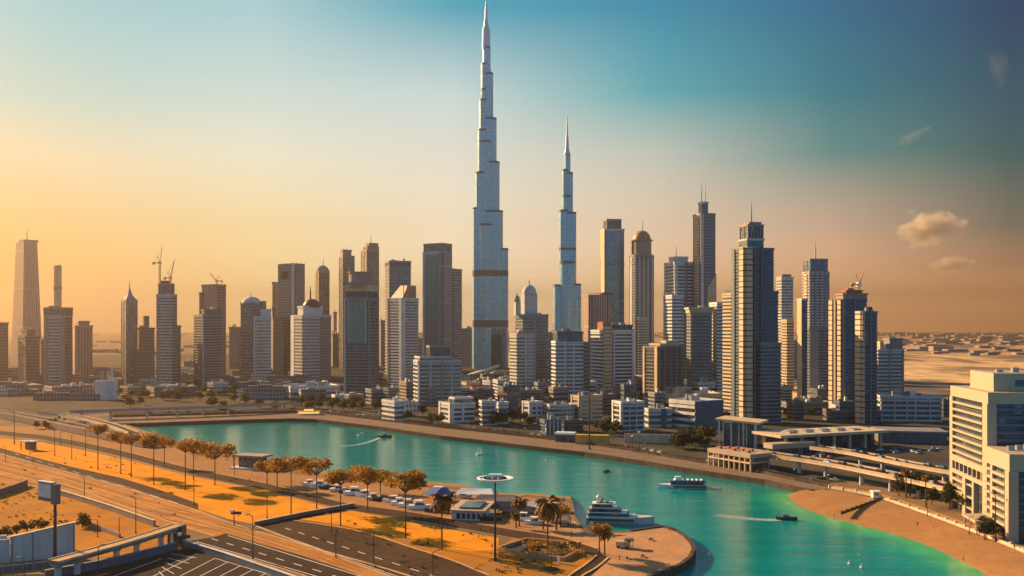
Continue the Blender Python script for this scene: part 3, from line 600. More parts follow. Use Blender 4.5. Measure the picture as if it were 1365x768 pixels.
for a in (.1,.35,.6,.85):
    mb=MB(); x=cu-hw+2*hw*a; mb.box(x-.5,x+.5,cv-hd-.3,cv-hd+.2,za-.2,zb-.3); mb.build('roof_fin','rose_stone',t.root)
# tall glass tower with notch
t=T('tall glass slab with a notched frame crown left of the tallest tower',500,564,590,602,336,55,style='glass',glz='steel_glass')
t.panel(0,'L',.10,.82,340,418,'teal_glass',.7).pier(0,'L',0,.09,1.4,'white_concrete').pier(0,'L',.84,1,1.2,'rib_punched').pier(0,'R',0,1,1.1,'rib_punched')
t.tier(565,590,602,325,style='fins',wall='grey_concrete',glz='grey_glass',cap='rose_stone').panel(0,'L',.10,.82,418.5,500,'grey_punched',.5,name='lower_facade').spire(590,321,.5)
t.tier(599,605,615.5,359,ground=True,dz=16,style='slab',wall='rib_punched',glz='grey_glass',fh=3.6).panel(-1,'R',0,1,412,416,'rose_stone',.9,name='ledge')
t=T('slim pinkish block with a bright white edge in front of the notched slab',494,560,571,573,420,50,style='wall',wall='rose_punched'); t.pier(0,'R',0,1,.6,'white_concrete')
t=T('three-bay blue banded office block on the near side of the skyline',541,551.5,557.5,614,482,12,style='slab',wall='pale_concrete',glz='blue_glass',fh=5.6,bh=.36)
t.pier(0,'R',.0,.035,1.2,'white_concrete').pier(0,'R',.26,.30,1.2,'pale_concrete').pier(0,'R',.54,.59,1.4,'rose_stone').pier(0,'R',.76,.80,1.2,'pale_concrete')
t.tier(553,560,601,476,style='slab',wall='pale_concrete',glz='blue_glass',fh=5.6).tier(569,573,600,462,style='fins',wall='grey_concrete',glz='dark_glass',cap='rose_stone').clutter(k=1,n=4).clutter(k=0,n=3)
T('low grey slab just left of the tallest tower',490,615,628,635,439,50,style='wall',wall='grey_punched').clutter(n=3)
# ---------------------------------------------------------- the two needle towers: wings that step back as they rise
def needle(label, by, cxp, core, wings, top, bands, portal=None):
    d=F*(H-LZ)/(by-HY); o=Vector((X(cxp,d),d,LZ-.1)); r=thing('skyscraper',label,'skyscraper',o)
    k=d/F; zl=lambda y: Z(y,d)-o.z
    for x0,x1,y in core:
        mb=MB(); a=(x0-cxp)*k; b=(x1-cxp)*k; rr=(b-a)/2; mb.lathe([(rr,0 if y>60 else zl(y+140)),(rr,zl(y)-.6*k),(rr*.8,zl(y))],12,(a+b)/2,0,a0=R(15)); mb.build('core','silver_glass',r)
    for (side,xo,w,y) in wings:            # side -1/+1: wing reaching to column xo; 0: front wing of half width w
        mb=MB(); z=zl(y)
        if side==0:
            n=8; pl=[(w*k*math.cos(R(180+180*i/n)),-xo*k+w*k*.8*math.sin(R(180+180*i/n))) for i in range(n+1)]+[(w*k,0),(-w*k,0)]
        else:
            e=(xo-cxp)*k; n=6; h=w*k; pl=[]
            for i in range(n+1):
                a=R(-90+180*i/n); pl.append((e-side*h*.55+side*h*.55*math.cos(a),-h*.35+h*math.sin(a)*.9))
            pl=([(0,-h*1.25)]+pl+[(0,h*.55)]) if side>0 else ([(0,h*.55)]+list(reversed(pl))+[(0,-h*1.25)])
        mb.prism(pl,0,z); mb.build('wing','silver_glass',r)
        cx_=sum(p[0] for p in pl)/len(pl); cy_=sum(p[1] for p in pl)/len(pl)
        cap=[(cx_+(a-cx_)*1.03,cy_+(b-cy_)*1.03) for a,b in pl]; mb=MB(); mb.prism(cap,z-2.2*k,z+.5*k); mb.build('wing_cap','blue_grey_panel',r)
        for (ya,yb) in bands:
            if ya>y+3:
                mb=MB(); mb.prism([(cx_+(a-cx_)*1.02,cy_+(b-cy_)*1.02) for a,b in pl],zl(yb),zl(ya)); mb.build('plant_floor','brown_concrete',r)
    mb=MB(); pts=[(w*k,zl(y)) for w,y in top]; mb.lathe(pts,10,(top_x-cxp)*k if False else 0,0); mb.build('spire','spire_metal',r)
    if portal:
        x0,x1,y0,yf=portal; mb=MB(); mb.box((x0-cxp)*k,(x1-cxp)*k,-yf*k,-yf*k+4,0,zl(y0)); mb.build('portal','dark_glass',r)
        mb=MB(); mb.box((x0-cxp-3)*k,(x1-cxp+6)*k,-yf*k+1.2,-yf*k+8,0,zl(y0-8)); mb.build('portal_frame','rib_punched',r)
    return r
needle('tallest stepped glass skyscraper, tapering in setbacks to a needle spire',491,648,
  [(642,655,92),(643.5,653,50)],
  [(-1,629.5,9,278),(-1,633,10.5,231),(-1,636.5,9.0,174),(-1,638.5,8,134),(-1,641,7,86),(1,677.5,9.6,332),(1,670.5,11,282),(1,666,10,217),(1,662,9,159),(1,657.5,8,99),(1,654,7,64),(0,10,9.5,300),(0,7,8.4,190),(0,4,7.2,120)],
  [(5.4,66),(5.0,38),(3.4,37),(2.7,28),(2.0,27),(1.5,12),(.4,1)],[(290+71,298+71),(427,436)],(653,669,446,15))
needle('second-tallest stepped needle tower, slimmer, right of the tallest one',499,756,
  [(751,762,240),(752.5,760.5,206)],
  [(-1,737,9.2,380),(1,774.5,9.4,379),(-1,744.5,8.6,281),(1,768,8.0,284),(-1,748.7,7,227),(1,763.6,7.2,231),(0,9,10,350),(0,5,6.5,262)],
  [(4.6,206),(3.2,202),(2.6,200),(1.6,182),(1.3,181),(.5,155),(.2,151)],[(331,334)])
# ---------------------------------------------------------- middle right
t=T('dark banded block carrying a tall domed cupola and a small one',524,687,697,730.5,420,25,style='slab',wall='grey_concrete',glz='grey_glass',fh=4.4)
t.pier(0,'R',.42,.52,.8,'rose_stone').unit(697,714,391,mat='pale_concrete',name='cupola_drum',d=.45).dome(696.5,714.5,391,379,'pale_concrete').spire(705.5,371,1.0,z0=380)
t.unit(686,692.5,402,mat='pale_concrete',name='turret',d=.3).dome(685.5,693,402,393,'rose_stone').spire(689,388,.6,z0=394).clutter(n=3)
t=T('round-fronted banded tower with a white edge, in front of the cupola block',528,678,691,715.5,446,25,style='slab',wall='pale_concrete',glz='bronze_glass',fh=4.6,bh=.5,shape='cham')
t.pier(0,'R',.36,.44,.4,'white_concrete').pier(0,'R',.44,.98,.3,'rib_punched').tier(680,691,714,443,style='wall',wall='rose_stone').clutter(n=2)
T('narrow grey slab between the round-fronted tower and the blue-topped block',503,728,732,738,444,20,style='wall',wall='grey_punched').clutter(n=1)
t=T('white and blue banded block under a dark blue penthouse',538,735.5,741,777,456,14,style='slab',wall='white_concrete',glz='blue_glass',fh=5.2,bh=.4)
t.pier(0,'R',.30,.36,.9,'pale_concrete').pier(0,'R',.62,.68,.9,'pale_concrete').tier(737,743,776.5,443,style='glass',glz='blue_glass',cap='blue_grey_panel').tier(774,777,786,457,ground=True,dz=5,style='slab',wall='grey_concrete',glz='dark_glass',fh=5.2).clutter(k=1,n=3)
t=T('pink ribbed block with rounded corner behind the blue-topped one',505,777,786,816,394,22,style='wall',wall='rose_rib',shape='cham',roofmat='rose_stone'); t.tier(799,803,816,391,style='wall',wall='brown_punched').unit(781,800,391,mat='rose_stone')
t=T('smooth blue glass tower with a boxy brown top, left of the domed tower',498,800.5,806,832,306,15,style='glass',glz='steel_glass'); t.pier(0,'L',0,1,.5,'gold_stone').tier(805,809,828,293,style='fins',wall='rose_stone',glz='bronze_glass',cap='rose_stone').spire(811,289,.5)  # gold left face: sunlight on the glass edge put into the colour
t.band(351,353,0,.4,'grey_concrete').pier(0,'R',0,.05,.6,'blue_grey_panel')
t=T('tall ribbed tower with a brown dome over a columned rotunda',500,839.5,846,871.5,341,18,style='slab',wall='grey_concrete',glz='blue_glass',fh=3.6,bh=.4)
for a in (0,.22,.44,.66,.88): t.pier(0,'R',a,a+.07,1.0,'pale_concrete')
t.pier(0,'L',.2,.5,.9,'pale_concrete').dome(841.5,869.5,341,319,'rose_stone',name='rotunda',pts=[(1,0),(1,.1),(.86,.1),(.86,.92),(1,.94),(1,1),(.6,1.02)]).dome(844,867,319,306,'copper').spire(856.5,291,1.0,z0=308)
t.tier(840,842,846,322,style='wall',wall='rose_stone',base=0,parapet=False).tier(848,851,863,424,ground=True,dz=-14,style='slab',wall='pale_concrete',glz='blue_glass',fh=3.6)
t=T('white banded apartment tower with an orange-lit stairwell and red roof lump',527,788,802,845,441,26,style='slab',wall='white_concrete',glz='blue_glass',fh=4.7,bh=.45)
t.pier(0,'R',.04,.30,2.2,'gold_rib',up=5).pier(0,'R',.36,.40,1.4,'white_concrete').pier(0,'R',.93,1,1.2,'white_concrete').tier(800,806,843,434,style='glass',glz='dark_glass',cap='blue_grey_panel').unit(800,810,429,mat='terracotta',k=0).clutter(n=3)  # gold strip: orange light on the stairwell put into its colour
t=T('stepped white and blue tower with a thin antenna, behind the tan office block',505,885.5,899,925,350,24,style='slab',wall='white_concrete',glz='blue_glass',fh=4.6,bh=.42)
t.pier(0,'R',.0,.14,1.2,'white_concrete').pier(0,'R',.55,.66,1.0,'grey_concrete').tier(892,900,917,343,style='wall',wall='white_concrete').spire(901.5,327,.6).tier(884.5,896,911,394,ground=True,dz=-16,style='slab',wall='white_concrete',glz='blue_glass',fh=4.6,bh=.5).clutter(k=0,n=3)
t=T('slim tower with twin antennas and a slanted beige lower side',506,924,934,953.5,285,24,style='slab',wall='grey_concrete',glz='blue_glass',fh=4.2,bh=.36)
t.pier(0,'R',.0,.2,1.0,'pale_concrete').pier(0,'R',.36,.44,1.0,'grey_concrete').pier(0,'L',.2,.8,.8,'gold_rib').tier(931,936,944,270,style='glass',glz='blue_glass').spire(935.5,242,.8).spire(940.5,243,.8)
qq=t.T[0]; mb=MB(); xa=qq['cu']-qq['hw']*.1; xb=qq['cu']+qq['hw']+1.2; ya=qq['cv']-qq['hd']-1.6; yb=qq['cv']+qq['hd']; zA=t.zt(384,0); zB=t.zt(365,0); zC=t.zt(408,0)
mb.v=[(xa,ya,zC),(xb,ya,zC),(xb,yb,zC),(xa,yb,zC),(xa,ya,zA),(xb,ya,zB),(xb,yb,zB),(xa,yb,zA)]
for f in ((0,1,5,4),(1,2,6,5),(2,3,7,6),(3,0,4,7),(4,5,6,7),(3,2,1,0)): mb.face(f)
mb.build('slanted_screen','tan_concrete',t.root)
t=T('tan office block with an orange-lit side and dark ribbed front',535,858,877,911.5,463,34,style='slab',wall='brown_concrete',glz='dark_glass',fh=4.8,bh=.3)
for a in (0,.2,.42,.64,.86): t.pier(0,'R',a,a+.055,1.2,'brown_concrete')
t.pier(0,'L',.0,.12,1.2,'gold_stone').pier(0,'L',.82,1,1.2,'gold_stone').tier(866,880,905,459,style='wall',wall='tan_concrete').unit(884,900,454,mat='tan_concrete').clutter(k=0,n=4)  # gold side piers carry the orange sunlight in their colour
t=T('banded blue tower under a jutting tan roof slab, left of the giant dark tower',532,915.5,921,949,417,16,style='slab',wall='grey_concrete',glz='blue_glass',fh=4.5,bh=.34)
t.tier(914,919,950,411,style='wall',wall='gold_stone',over=1.2).tier(946,956,975,404,ground=True,dz=6,style='slab',wall='white_concrete',glz='blue_glass',fh=4.5,bh=.5).clutter(k=0,n=3).clutter(k=1,n=2)
# giant dark tower on the right
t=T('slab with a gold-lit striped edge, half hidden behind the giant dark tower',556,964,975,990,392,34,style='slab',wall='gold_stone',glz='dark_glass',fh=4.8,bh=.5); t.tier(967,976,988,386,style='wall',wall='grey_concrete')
t=T('giant dark blue tower with a golden column, columned crown and spire',565,977,994,1031,331,28,style='slab',wall='blue_grey_panel',glz='dark_glass',fh=4.3,bh=.4)
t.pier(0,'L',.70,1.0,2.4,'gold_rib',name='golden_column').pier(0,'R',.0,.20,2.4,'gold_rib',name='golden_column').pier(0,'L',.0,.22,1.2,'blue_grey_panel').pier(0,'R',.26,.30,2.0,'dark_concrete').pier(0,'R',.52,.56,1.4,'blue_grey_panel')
t.tier(985,996,1018,319,style='glass',glz='blue_glass').tier(986.5,997,1017,300,style='fins',wall='rose_stone',glz='dark_glass',cap='rose_stone').tier(990,999,1014,297,style='wall',wall='rose_stone').spire(1001.5,268,1.0)
t.tier(1008,1016,1037,389,ground=True,dz=-3,style='slab',wall='blue_grey_panel',glz='dark_glass',fh=4.3,bh=.36).tier(1004,1014,1041,458,ground=True,dz=-6,style='slab',wall='grey_concrete',glz='dark_glass',fh=5.2,bh=.34)
t=T('slender banded tower with a thin mast just right of the giant dark tower',520,1035.5,1042,1057,370,26,style='slab',wall='pale_concrete',glz='grey_glass',fh=4.0,bh=.5); t.tier(1038,1043,1054,367,style='wall',wall='grey_concrete').spire(1046,359,.5).tier(1042,1049,1058,427,ground=True,dz=-20,style='slab',wall='gold_stone',glz='bronze_glass',fh=4.0)
t=T('tall ribbed tower with flat corner turrets and a spire, left of the crane-topped one',526,1070,1079,1105,363,26,style='slab',wall='pale_concrete',glz='grey_glass',fh=3.8,bh=.4)
for a in (.0,.25,.5,.75,.93): t.pier(0,'R',a,a+.07,1.2,'grey_concrete')
t.pier(0,'L',.3,.7,1,'gold_rib').tier(1071.5,1080,1103,346,style='fins',wall='grey_concrete',glz='grey_glass').spire(1087,320,1.1).tier(1075,1079,1107,437,ground=True,dz=-26,style='slab',wall='grey_concrete',glz='dark_glass',fh=4.2,bh=.34)
t.pier(-1,'R',.0,.42,.8,'grey_concrete')
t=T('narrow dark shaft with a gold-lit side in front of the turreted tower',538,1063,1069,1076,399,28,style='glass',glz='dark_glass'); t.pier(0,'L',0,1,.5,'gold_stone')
t=T('gold-sided tower with a rusty top storey and a working crane',557,1106,1122,1155,400,30,style='slab',wall='blue_grey_panel',glz='dark_glass',fh=4.4,bh=.32)
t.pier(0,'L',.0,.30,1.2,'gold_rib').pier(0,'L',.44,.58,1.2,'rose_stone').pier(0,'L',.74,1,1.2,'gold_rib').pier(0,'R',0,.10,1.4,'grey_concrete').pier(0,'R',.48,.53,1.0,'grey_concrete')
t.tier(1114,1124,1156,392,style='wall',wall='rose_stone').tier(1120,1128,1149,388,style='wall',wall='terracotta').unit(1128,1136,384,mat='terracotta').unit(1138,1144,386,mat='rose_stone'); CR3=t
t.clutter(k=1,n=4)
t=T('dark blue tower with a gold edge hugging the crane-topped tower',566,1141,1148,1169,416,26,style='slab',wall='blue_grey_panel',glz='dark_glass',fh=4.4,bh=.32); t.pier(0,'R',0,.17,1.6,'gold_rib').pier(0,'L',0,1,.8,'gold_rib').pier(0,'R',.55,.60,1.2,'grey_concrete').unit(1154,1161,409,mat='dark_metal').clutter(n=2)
t=T('last banded tower before the desert, with a grey box and gold fin on top',540,1163,1171,1204.5,467,22,style='slab',wall='pale_concrete',glz='blue_glass',fh=5.0,bh=.42); t.pier(0,'R',.42,.50,.9,'grey_concrete').pier(0,'R',.93,1,.9,'grey_concrete')
t.tier(1172,1180,1203,460,style='wall',wall='grey_concrete').tier(1178,1186,1203,452,style='wall',wall='grey_concrete').unit(1171,1176,455,mat='gold_stone',k=0).clutter(k=1,n=2)
# background fillers deep in the gaps
for lb,by,x0,x1,y,w in [('pale grey stub block low between the copper roof and the notched slab',487,556,563,452,'rose_punched'),('hazy short block left of the slender rounded tower',485,408,420,452,'rose_punched'),
  ('hazy brown block low behind the domed tower with antenna',489,440,452,446,'rose_punched'),('hazy narrow block between the rose tower and the teal-panel tower',487,443,449,417,'rose_rib'),
  ('low hazy block showing between the teal-panel tower and the copper roof',488,505,514,428,'rose_punched'),('slim hazy block showing between the copper roof and the pinkish block',487,549,556,432,'rose_rib'),
  ('hazy block low between the white-edged banded tower and the tan office block',497,845,858,478,'grey_punched'),('grey block low behind the stepped white tower',498,868,884,470,'tan_punched'),
  ('tan block low behind the tan-roofed banded tower',500,905,918,452,'tan_punched'),('grey block low behind the turreted tower',504,1056,1066,455,'grey_punched'),('hazy low block behind the cupola block',491,676,690,470,'grey_punched'),
  ('short hazy block left of the striped tower with cranes',489,240,258,483,'rose_punched'),('hazy low block behind the wide gap on the hazy end',486,128,150,497,'rose_punched'),('hazy wide low block behind the white-topped tower',488,300,330,492,'rose_punched')]:
    T(lb,by,x0,x0+(x1-x0)*.3,x1,y,20,style='wall',wall=w,cat='building').clutter(n=2)
# ------------------------------------------------------------------ cranes on three roofs
def crane(label, base, mast_h, jib, ang, slew=0):
    t=thing('tower_crane',label,'crane',base,slew,'cranes on the tower roofs'); s_=.9
    mb=MB()
    for a,b in ((-1,-1),(1,-1),(1,1),(-1,1)): mb.tube((a*s_,b*s_,0),(a*s_,b*s_,mast_h),.28,n=4)
    k=int(mast_h/2.4)
    for i in range(k):
        z0,z1=i*2.4,(i+1)*2.4; mb.tube((-s_,-s_,z0),(s_,-s_,z1),.2,n=4); mb.tube((-s_,s_,z1),(s_,s_,z0),.2,n=4)
    mb.build('mast','crane_paint',t)
    e=Vector((jib*math.cos(ang),0,mast_h+jib*math.sin(ang))); o=Vector((0,0,mast_h)); mb=MB()
    for dy,dz in ((-.8,0),(.8,0),(0,1.4)): mb.tube(o+Vector((0,dy,dz)),e+Vector((0,dy*.4,dz*.4)),.3,.22,4)
    n=int(jib/3)
    for i in range(n):
        a=o.lerp(e,i/n); b=o.lerp(e,(i+1)/n); mb.tube(a+Vector((0,-.8,0)),b+Vector((0,0,1.3)),.18,n=4)
    mb.build('jib','crane_paint',t)
    mb=MB(); mb.obox((-.5,0,mast_h+1),(-8,0,mast_h+1.4),2,1.2); c=mb.build('counter_jib','crane_paint',t); mb=MB(); mb.box(-9,-6.4,-1.4,1.4,mast_h-1.6,mast_h+.4); mb.build('counterweight','grey_concrete',c)
    mb=MB(); mb.box(-1.6,1.8,-1.7,1.7,mast_h-1,mast_h+2.2); mb.build('cab','white_paint',t)
    mb=MB(); mb.tube((0,0,mast_h+2),(-3,0,mast_h+9),.35,n=4); mb.tube((-3,0,mast_h+9),e,.12,n=4); mb.tube((-3,0,mast_h+9),(-8,0,mast_h+1),.15,n=4); mb.build('tie_bar','crane_paint',t)
    return t
def roofpt(t,px,k=-1):
    q=t.T[k]; x=t.X(px); return t.root.matrix_basis @ Vector((x,q['cv'],q['z1']-.4))
crane('upright crane with a steep jib on the striped tower with the notched crown',roofpt(CR1,215,-2)-Vector((0,0,4)),26,20,R(82),R(10))
crane('smaller leaning crane beside the upright one on the notched crown',roofpt(CR1,229,-2)-Vector((0,0,4)),8,24,R(76),R(-10))
crane('small crane with a V of two booms on the blank brown slab',roofpt(CR2,289,0),7,15,R(48),R(185))
crane('bright orange luffing crane on the gold-sided tower at the end of the cluster',roofpt(CR3,1144,2)-Vector((0,0,3)),9,13,R(66),R(20))
# ------------------------------------------------------------------ lower blocks along the far quay
def low(label, by, x0,xc,x1,y, th=25, wall='white_concrete', glz='blue_glass', floors=4, cat='building', piers=(), name='low_building', bh=.45, out=.6, units=3, lit=None):
    cy=F*(H-LZ)/(by-HY); dpx=(by-y)/floors
    t=Tower(name,label,by,x0,xc,x1,y,th,cat=cat,style='slab',wall=wall,glz=glz,fh=dpx*(H-LZ)/(H-LZ),bh=bh,over=out)
    for a,b,mt in piers: t.pier(0,'R',a,b,out+.5,mt)
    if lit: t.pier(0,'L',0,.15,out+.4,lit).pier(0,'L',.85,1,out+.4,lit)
    t.clutter(k=0,n=units); return t
low('curved-looking white low block with long window strips, first on the quay',562,510,526,540,536,28,floors=4,piers=((.85,1,'white_concrete'),))
t=Tower('low_building','plain white box block behind the first white block on the quay',556,537,541,557,537,15,cat='building',style='wall',wall='white_punched'); t.clutter(n=2)
low('white terraced block with a glass corner, second along the quay',564,586,601,632,539,26,floors=4,piers=((.0,.1,'white_concrete'),(.45,.55,'white_concrete')),lit='white_concrete').tier(600,606,630,531,style='glass',glz='blue_glass',cap='white_concrete')
low('blue glass block with thin white slabs between two white blocks',568,639.5,643,661,536,14,floors=5,wall='white_concrete',bh=.25,piers=((.9,1,'white_concrete'),))
low('narrow white block with deep balconies beside the blue glass block',566,661,665,677,538,18,floors=4)
low('white block with three balcony bays facing the tree gap',562,697,707,722,537,34,floors=4,piers=((0,.08,'white_concrete'),(.5,.6,'white_concrete'),(.92,1,'white_concrete')),lit='white_concrete')
low('long low block with ribbon windows and a pale roof edge',563,727,733,765,541,15,floors=4,wall='pale_concrete',piers=((.92,1,'rose_stone'),))
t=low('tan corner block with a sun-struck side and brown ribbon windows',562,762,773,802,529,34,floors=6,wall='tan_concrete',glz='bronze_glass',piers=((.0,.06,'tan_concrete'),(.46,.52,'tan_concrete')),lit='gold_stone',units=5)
low('dark two-storey block with white columns close to the promenade',580,721,727,749,562,16,floors=2,wall='blue_grey_panel',glz='dark_glass',bh=.2,piers=tuple((a,a+.07,'white_concrete') for a in (0,.23,.46,.7,.93)))
low('dark low annex joined to the column-fronted block',576,748,752,777,562,15,floors=2,wall='dark_concrete',glz='dark_glass',bh=.3)
low('rounded blue block with white frames facing the promenade lamps',576,817,829,858,537,26,floors=6,wall='white_concrete',bh=.3,piers=tuple((a,a+.035,'pale_concrete') for a in (0,.32,.64,.96)),lit='white_concrete')
low('low white and blue office with two wide window strips',570,859,865,894,547,18,floors=3,wall='pale_concrete',piers=((.55,.8,'blue_grey_panel'),))
low('broad flat block with white striped corner and dark blank side',572,893,926,963,537,44,floors=4,wall='white_concrete',glz='dark_glass',piers=((.0,1,'blue_grey_panel'),),units=7)
low('long flat-roofed hall behind the striped corner block',548,868,885,962,528,20,floors=2,wall='tan_concrete',glz='dark_glass',units=6)
low('long banded office block at the foot of the last tower',562,1168,1174,1255,529,12,floors=5,wall='pale_concrete',bh=.4,piers=tuple((a,a+.02,'pale_concrete') for a in (0,.22,.42,.56,.8,.98)),units=6)
low('dark low block tucked beside the long banded office',556,1254,1258,1285,534,15,floors=4,wall='brown_concrete',glz='dark_glass')
low('low grey hall between the slender banded tower and the gold-sided tower',552,1040,1050,1108,538,24,floors=2,wall='grey_concrete',glz='dark_glass',units=4)
low('low dark hall at the foot of the gold-sided tower',563,1098,1110,1172,549,20,floors=2,wall='dark_concrete',glz='dark_glass',units=4)
anch=[(520,531,535,'first white quay block'),(572,532,536,'white terraced block'),(612,526,531,'glass-topped terraced block'),(648,532,536,'blue glass quay block'),(684,528,541,'three-bay balcony block'),(708,533,538,'narrow white balcony block'),(745,530,539,'ribbon-windowed block'),(782,523,530,'tan corner block'),(806,533,545,'ochre container wall'),(838,528,540,'rounded blue block'),(876,536,545,'low white and blue office'),(905,526,536,'striped corner block'),(945,531,539,'dark blank-sided block'),(1060,546,556,'station roof'),(1125,547,556,'east end of the station roof'),(500,528,534,'dark grove on the bend of the quay'),(543,522,527,'plain white box block'),(665,522,527,'narrow deep-balconied block')]
rn_=random.Random(14)
for i,(px,yt,yb_,an) in enumerate(anch):
    w=rn_.uniform(15,30); wl,cn=[('grey_concrete','grey'),('rose_stone','rose-grey'),('pale_concrete','pale grey'),('brown_concrete','brown'),('blue_grey_panel','blue-grey')][i%5]
    low('%s mid-rise block rising just behind the %s'%(cn,an),yb_+5,px-w/2,px-w/2+w*rn_.uniform(.2,.45),px+w/2,yt-rn_.uniform(5,17),rn_.uniform(14,34),wall=wl,glz=rn_.choice(['dark_glass','blue_glass']),floors=rn_.choice([4,5,6]),units=3)
anch2=[(545,529,'banded office block with three bays'),(596,520,'three-bay blue office block'),(628,526,'wedge-roofed hall'),(655,524,'wedge-roofed hall, east side'),(676,536,'round-fronted banded tower'),(702,522,'cupola block'),(722,530,'round-fronted tower, east side'),(736,543,'white and blue block'),(758,527,'dark blue penthouse block'),(788,541,'white apartment tower, west foot'),(815,522,'orange-lit stairwell tower'),(848,531,'white apartment tower, east foot'),(866,541,'tan office block, west foot'),(890,531,'tan office block'),(918,544,'tan-roofed banded tower, west foot'),(938,533,'tan-roofed banded tower'),(956,545,'gold-edged slab'),(1048,536,'slender banded tower'),(1072,541,'turreted tower'),(1092,534,'turreted tower, east foot'),(1120,560,'gold-sided crane tower'),(1150,561,'dark blue gold-edged tower'),(470,536,'teal-panel tower'),(435,529,'domed antenna tower'),(350,525,'white-crowned tower'),(290,527,'dark banded block'),(225,531,'striped crane tower'),(175,527,'pagoda-roofed tower')]
for i,(px,yb_,an) in enumerate(anch2):
    w=rn_.uniform(13,30); wl,cn=[('pale_concrete','pale'),('grey_concrete','grey'),('tan_concrete','tan'),('white_concrete','white'),('blue_grey_panel','slate')][i%5]
    low('%s low-rise block standing at the foot of the %s'%(cn,an),yb_,px-w/2,px-w/2+w*rn_.uniform(.2,.45),px+w/2,yb_-rn_.uniform(9,22),rn_.uniform(14,34),wall=wl,glz=rn_.choice(['dark_glass','blue_glass']),floors=rn_.choice([3,4,5]),units=4)
# hazy low blocks on the far left bank
low('pale concrete box with a flat dark roof alone on the hazy bank',534,127,141,156,511,40,floors=1,wall='white_concrete',glz='white_concrete',units=4)
low('long low hall under the crowned hazy tower',528,60,70,126,517,15,floors=2,wall='rose_stone',glz='bronze_glass')
low('low dark hall by the striped crane tower',529,196,206,262,518,15,floors=2,wall='brown_concrete',glz='bronze_glass')
low('long low terminal with a white fascia below the domed antenna tower',531,378,388,452,517,12,floors=2,wall='white_concrete',glz='bronze_glass')
low('small white kiosk block by the dark trees of the hazy bank',541,443,447,458,528,18,floors=2,wall='white_concrete',glz='grey_glass',units=1)
low('brown low row at the far hazy edge of the bank',526,-14,0,56,516,15,floors=2,wall='rose_stone',glz='bronze_glass')
# wedge-roofed station hall below the tallest tower
d=F*(H-LZ)/(505-HY); t=thing('station_hall','pale wedge-roofed hall sloping up, at the foot of the tallest tower','hall',(X(646,d),d,LZ-.1),R(14)); k=d/F
mb=MB(); mb.v=[(-20*k,-7*k,7*k),(20*k,-7*k,18.5*k),(20*k,7*k,18.5*k),(-20*k,7*k,7*k)]; mb.v+=[(x,y,z-2.2*k) for x,y,z in mb.v]
for f in ((0,1,2,3),(7,6,5,4),(0,4,5,1),(1,5,6,2),(2,6,7,3),(3,7,4,0)): mb.face(f)
mb.build('sloping_roof','white_concrete',t)
mb=MB(); mb.prism([(6*k,-6*k),(19*k,-6*k),(19*k,6*k),(6*k,6*k)],0,12.4*k); mb.build('hall_wall','pale_concrete',t)
for i in range(4):
    mb=MB(); mb.box((7+3*i)*k,(8.2+3*i)*k,-6.8*k,-6*k,0,12.8*k); mb.build('pier','grey_concrete',t)
# ------------------------------------------------------------------ small houses in the old quarter between the towers
rn=random.Random(5)
def house(label,px,py,w,d_,h,rz,wall,roof,parapet=True):
    p=P(px,py); t=thing('small_house',label,'house',(p.x,p.y,LZ-.1),rz,'small houses between the towers'); mb=MB(); mb.box(-w/2,w/2,-d_/2,d_/2,0,h,0,1); mb.build('wall',[wall,roof],t)
    if parapet: 
        mb=MB(); mb.box(-w/2-.3,w/2+.3,-d_/2-.3,-d_/2+.3,h-.6,h+.7); mb.build('parapet',wall,t)
        mb=MB(); mb.box(-w*.2,w*.1,-d_*.1,d_*.25,h-.1,h+2); mb.build('roof_hut',wall,t)
    else:
        mb=MB(); mb.v=[(-w/2-.5,-d_/2-.5,h),(w/2+.5,-d_/2-.5,h),(w/2+.5,d_/2+.5,h),(-w/2-.5,d_/2+.5,h),(-w/2+1,0,h+3.2),(w/2-1,0,h+3.2)]
        for f in ((0,1,5,4),(1,2,5),(2,3,4,5),(3,0,4),(3,2,1,0)): mb.face(f)
        mb.build('roof',roof,t)
    return t
kinds=[('brown flat-roofed house in the old quarter between the towers','rose_punched','roof_gravel',True),('white flat-roofed house in the old quarter between the towers','white_punched','roof_gravel',True),('red-roofed house in the old quarter between the towers','tan_punched','terracotta',False),('grey flat-roofed house in the old quarter between the towers','grey_punched','roof_gravel',True)]
for i in range(78):
    row=i%5; px=612+rn.uniform(0,80) if i<34 else rn.uniform(560,1000); py=508+row*6.5+rn.uniform(-2,2) if i<34 else rn.uniform(516,533)
    k=kinds[rn.choice([0,0,2,2,1,3]) if i<34 else rn.choice([0,1,3,3])]
    house(k[0],px,py,rn.uniform(12,26),rn.uniform(10,18),rn.uniform(6,12),rn.uniform(-.3,.5),*k[1:])
for i in range(64):
    k=kinds[rn.choice([0,0,3,1])]; px=rn.uniform(-5,500); o=house(k[0],px,rn.uniform(498,534),rn.uniform(18,46),rn.uniform(12,20),rn.uniform(6,14),rn.uniform(-.2,.4),*k[1:]); o['label']=k[0].replace('in the old quarter between the towers','on the hazy plain behind the far bank'); o['group']='small houses on the hazy plain'
# the far town on the plain reads as one mass
mb=MB(); rn=random.Random(9)
for i in range(420):
    d=rn.uniform(2600,11500); px=rn.uniform(-60,1440) if i<170 else rn.uniform(1150,1450); x=X(px,d); w=rn.uniform(14,60)*(1+d/8000); h=rn.uniform(8,20)*(1+d/6000)*rn.choice([1,1,1,1.6]); dd=w*.6
    mb.prism([(x-w/2,d-dd/2),(x+w/2,d-dd/2),(x+w/2,d+dd/2),(x-w/2,d+dd/2)],2,2.5+h*.36,rn.choice([0,0,1,2]))
o=mb.build('distant_town',['rose_stone','grey_concrete','brown_concrete']); tag(o,kind='stuff')
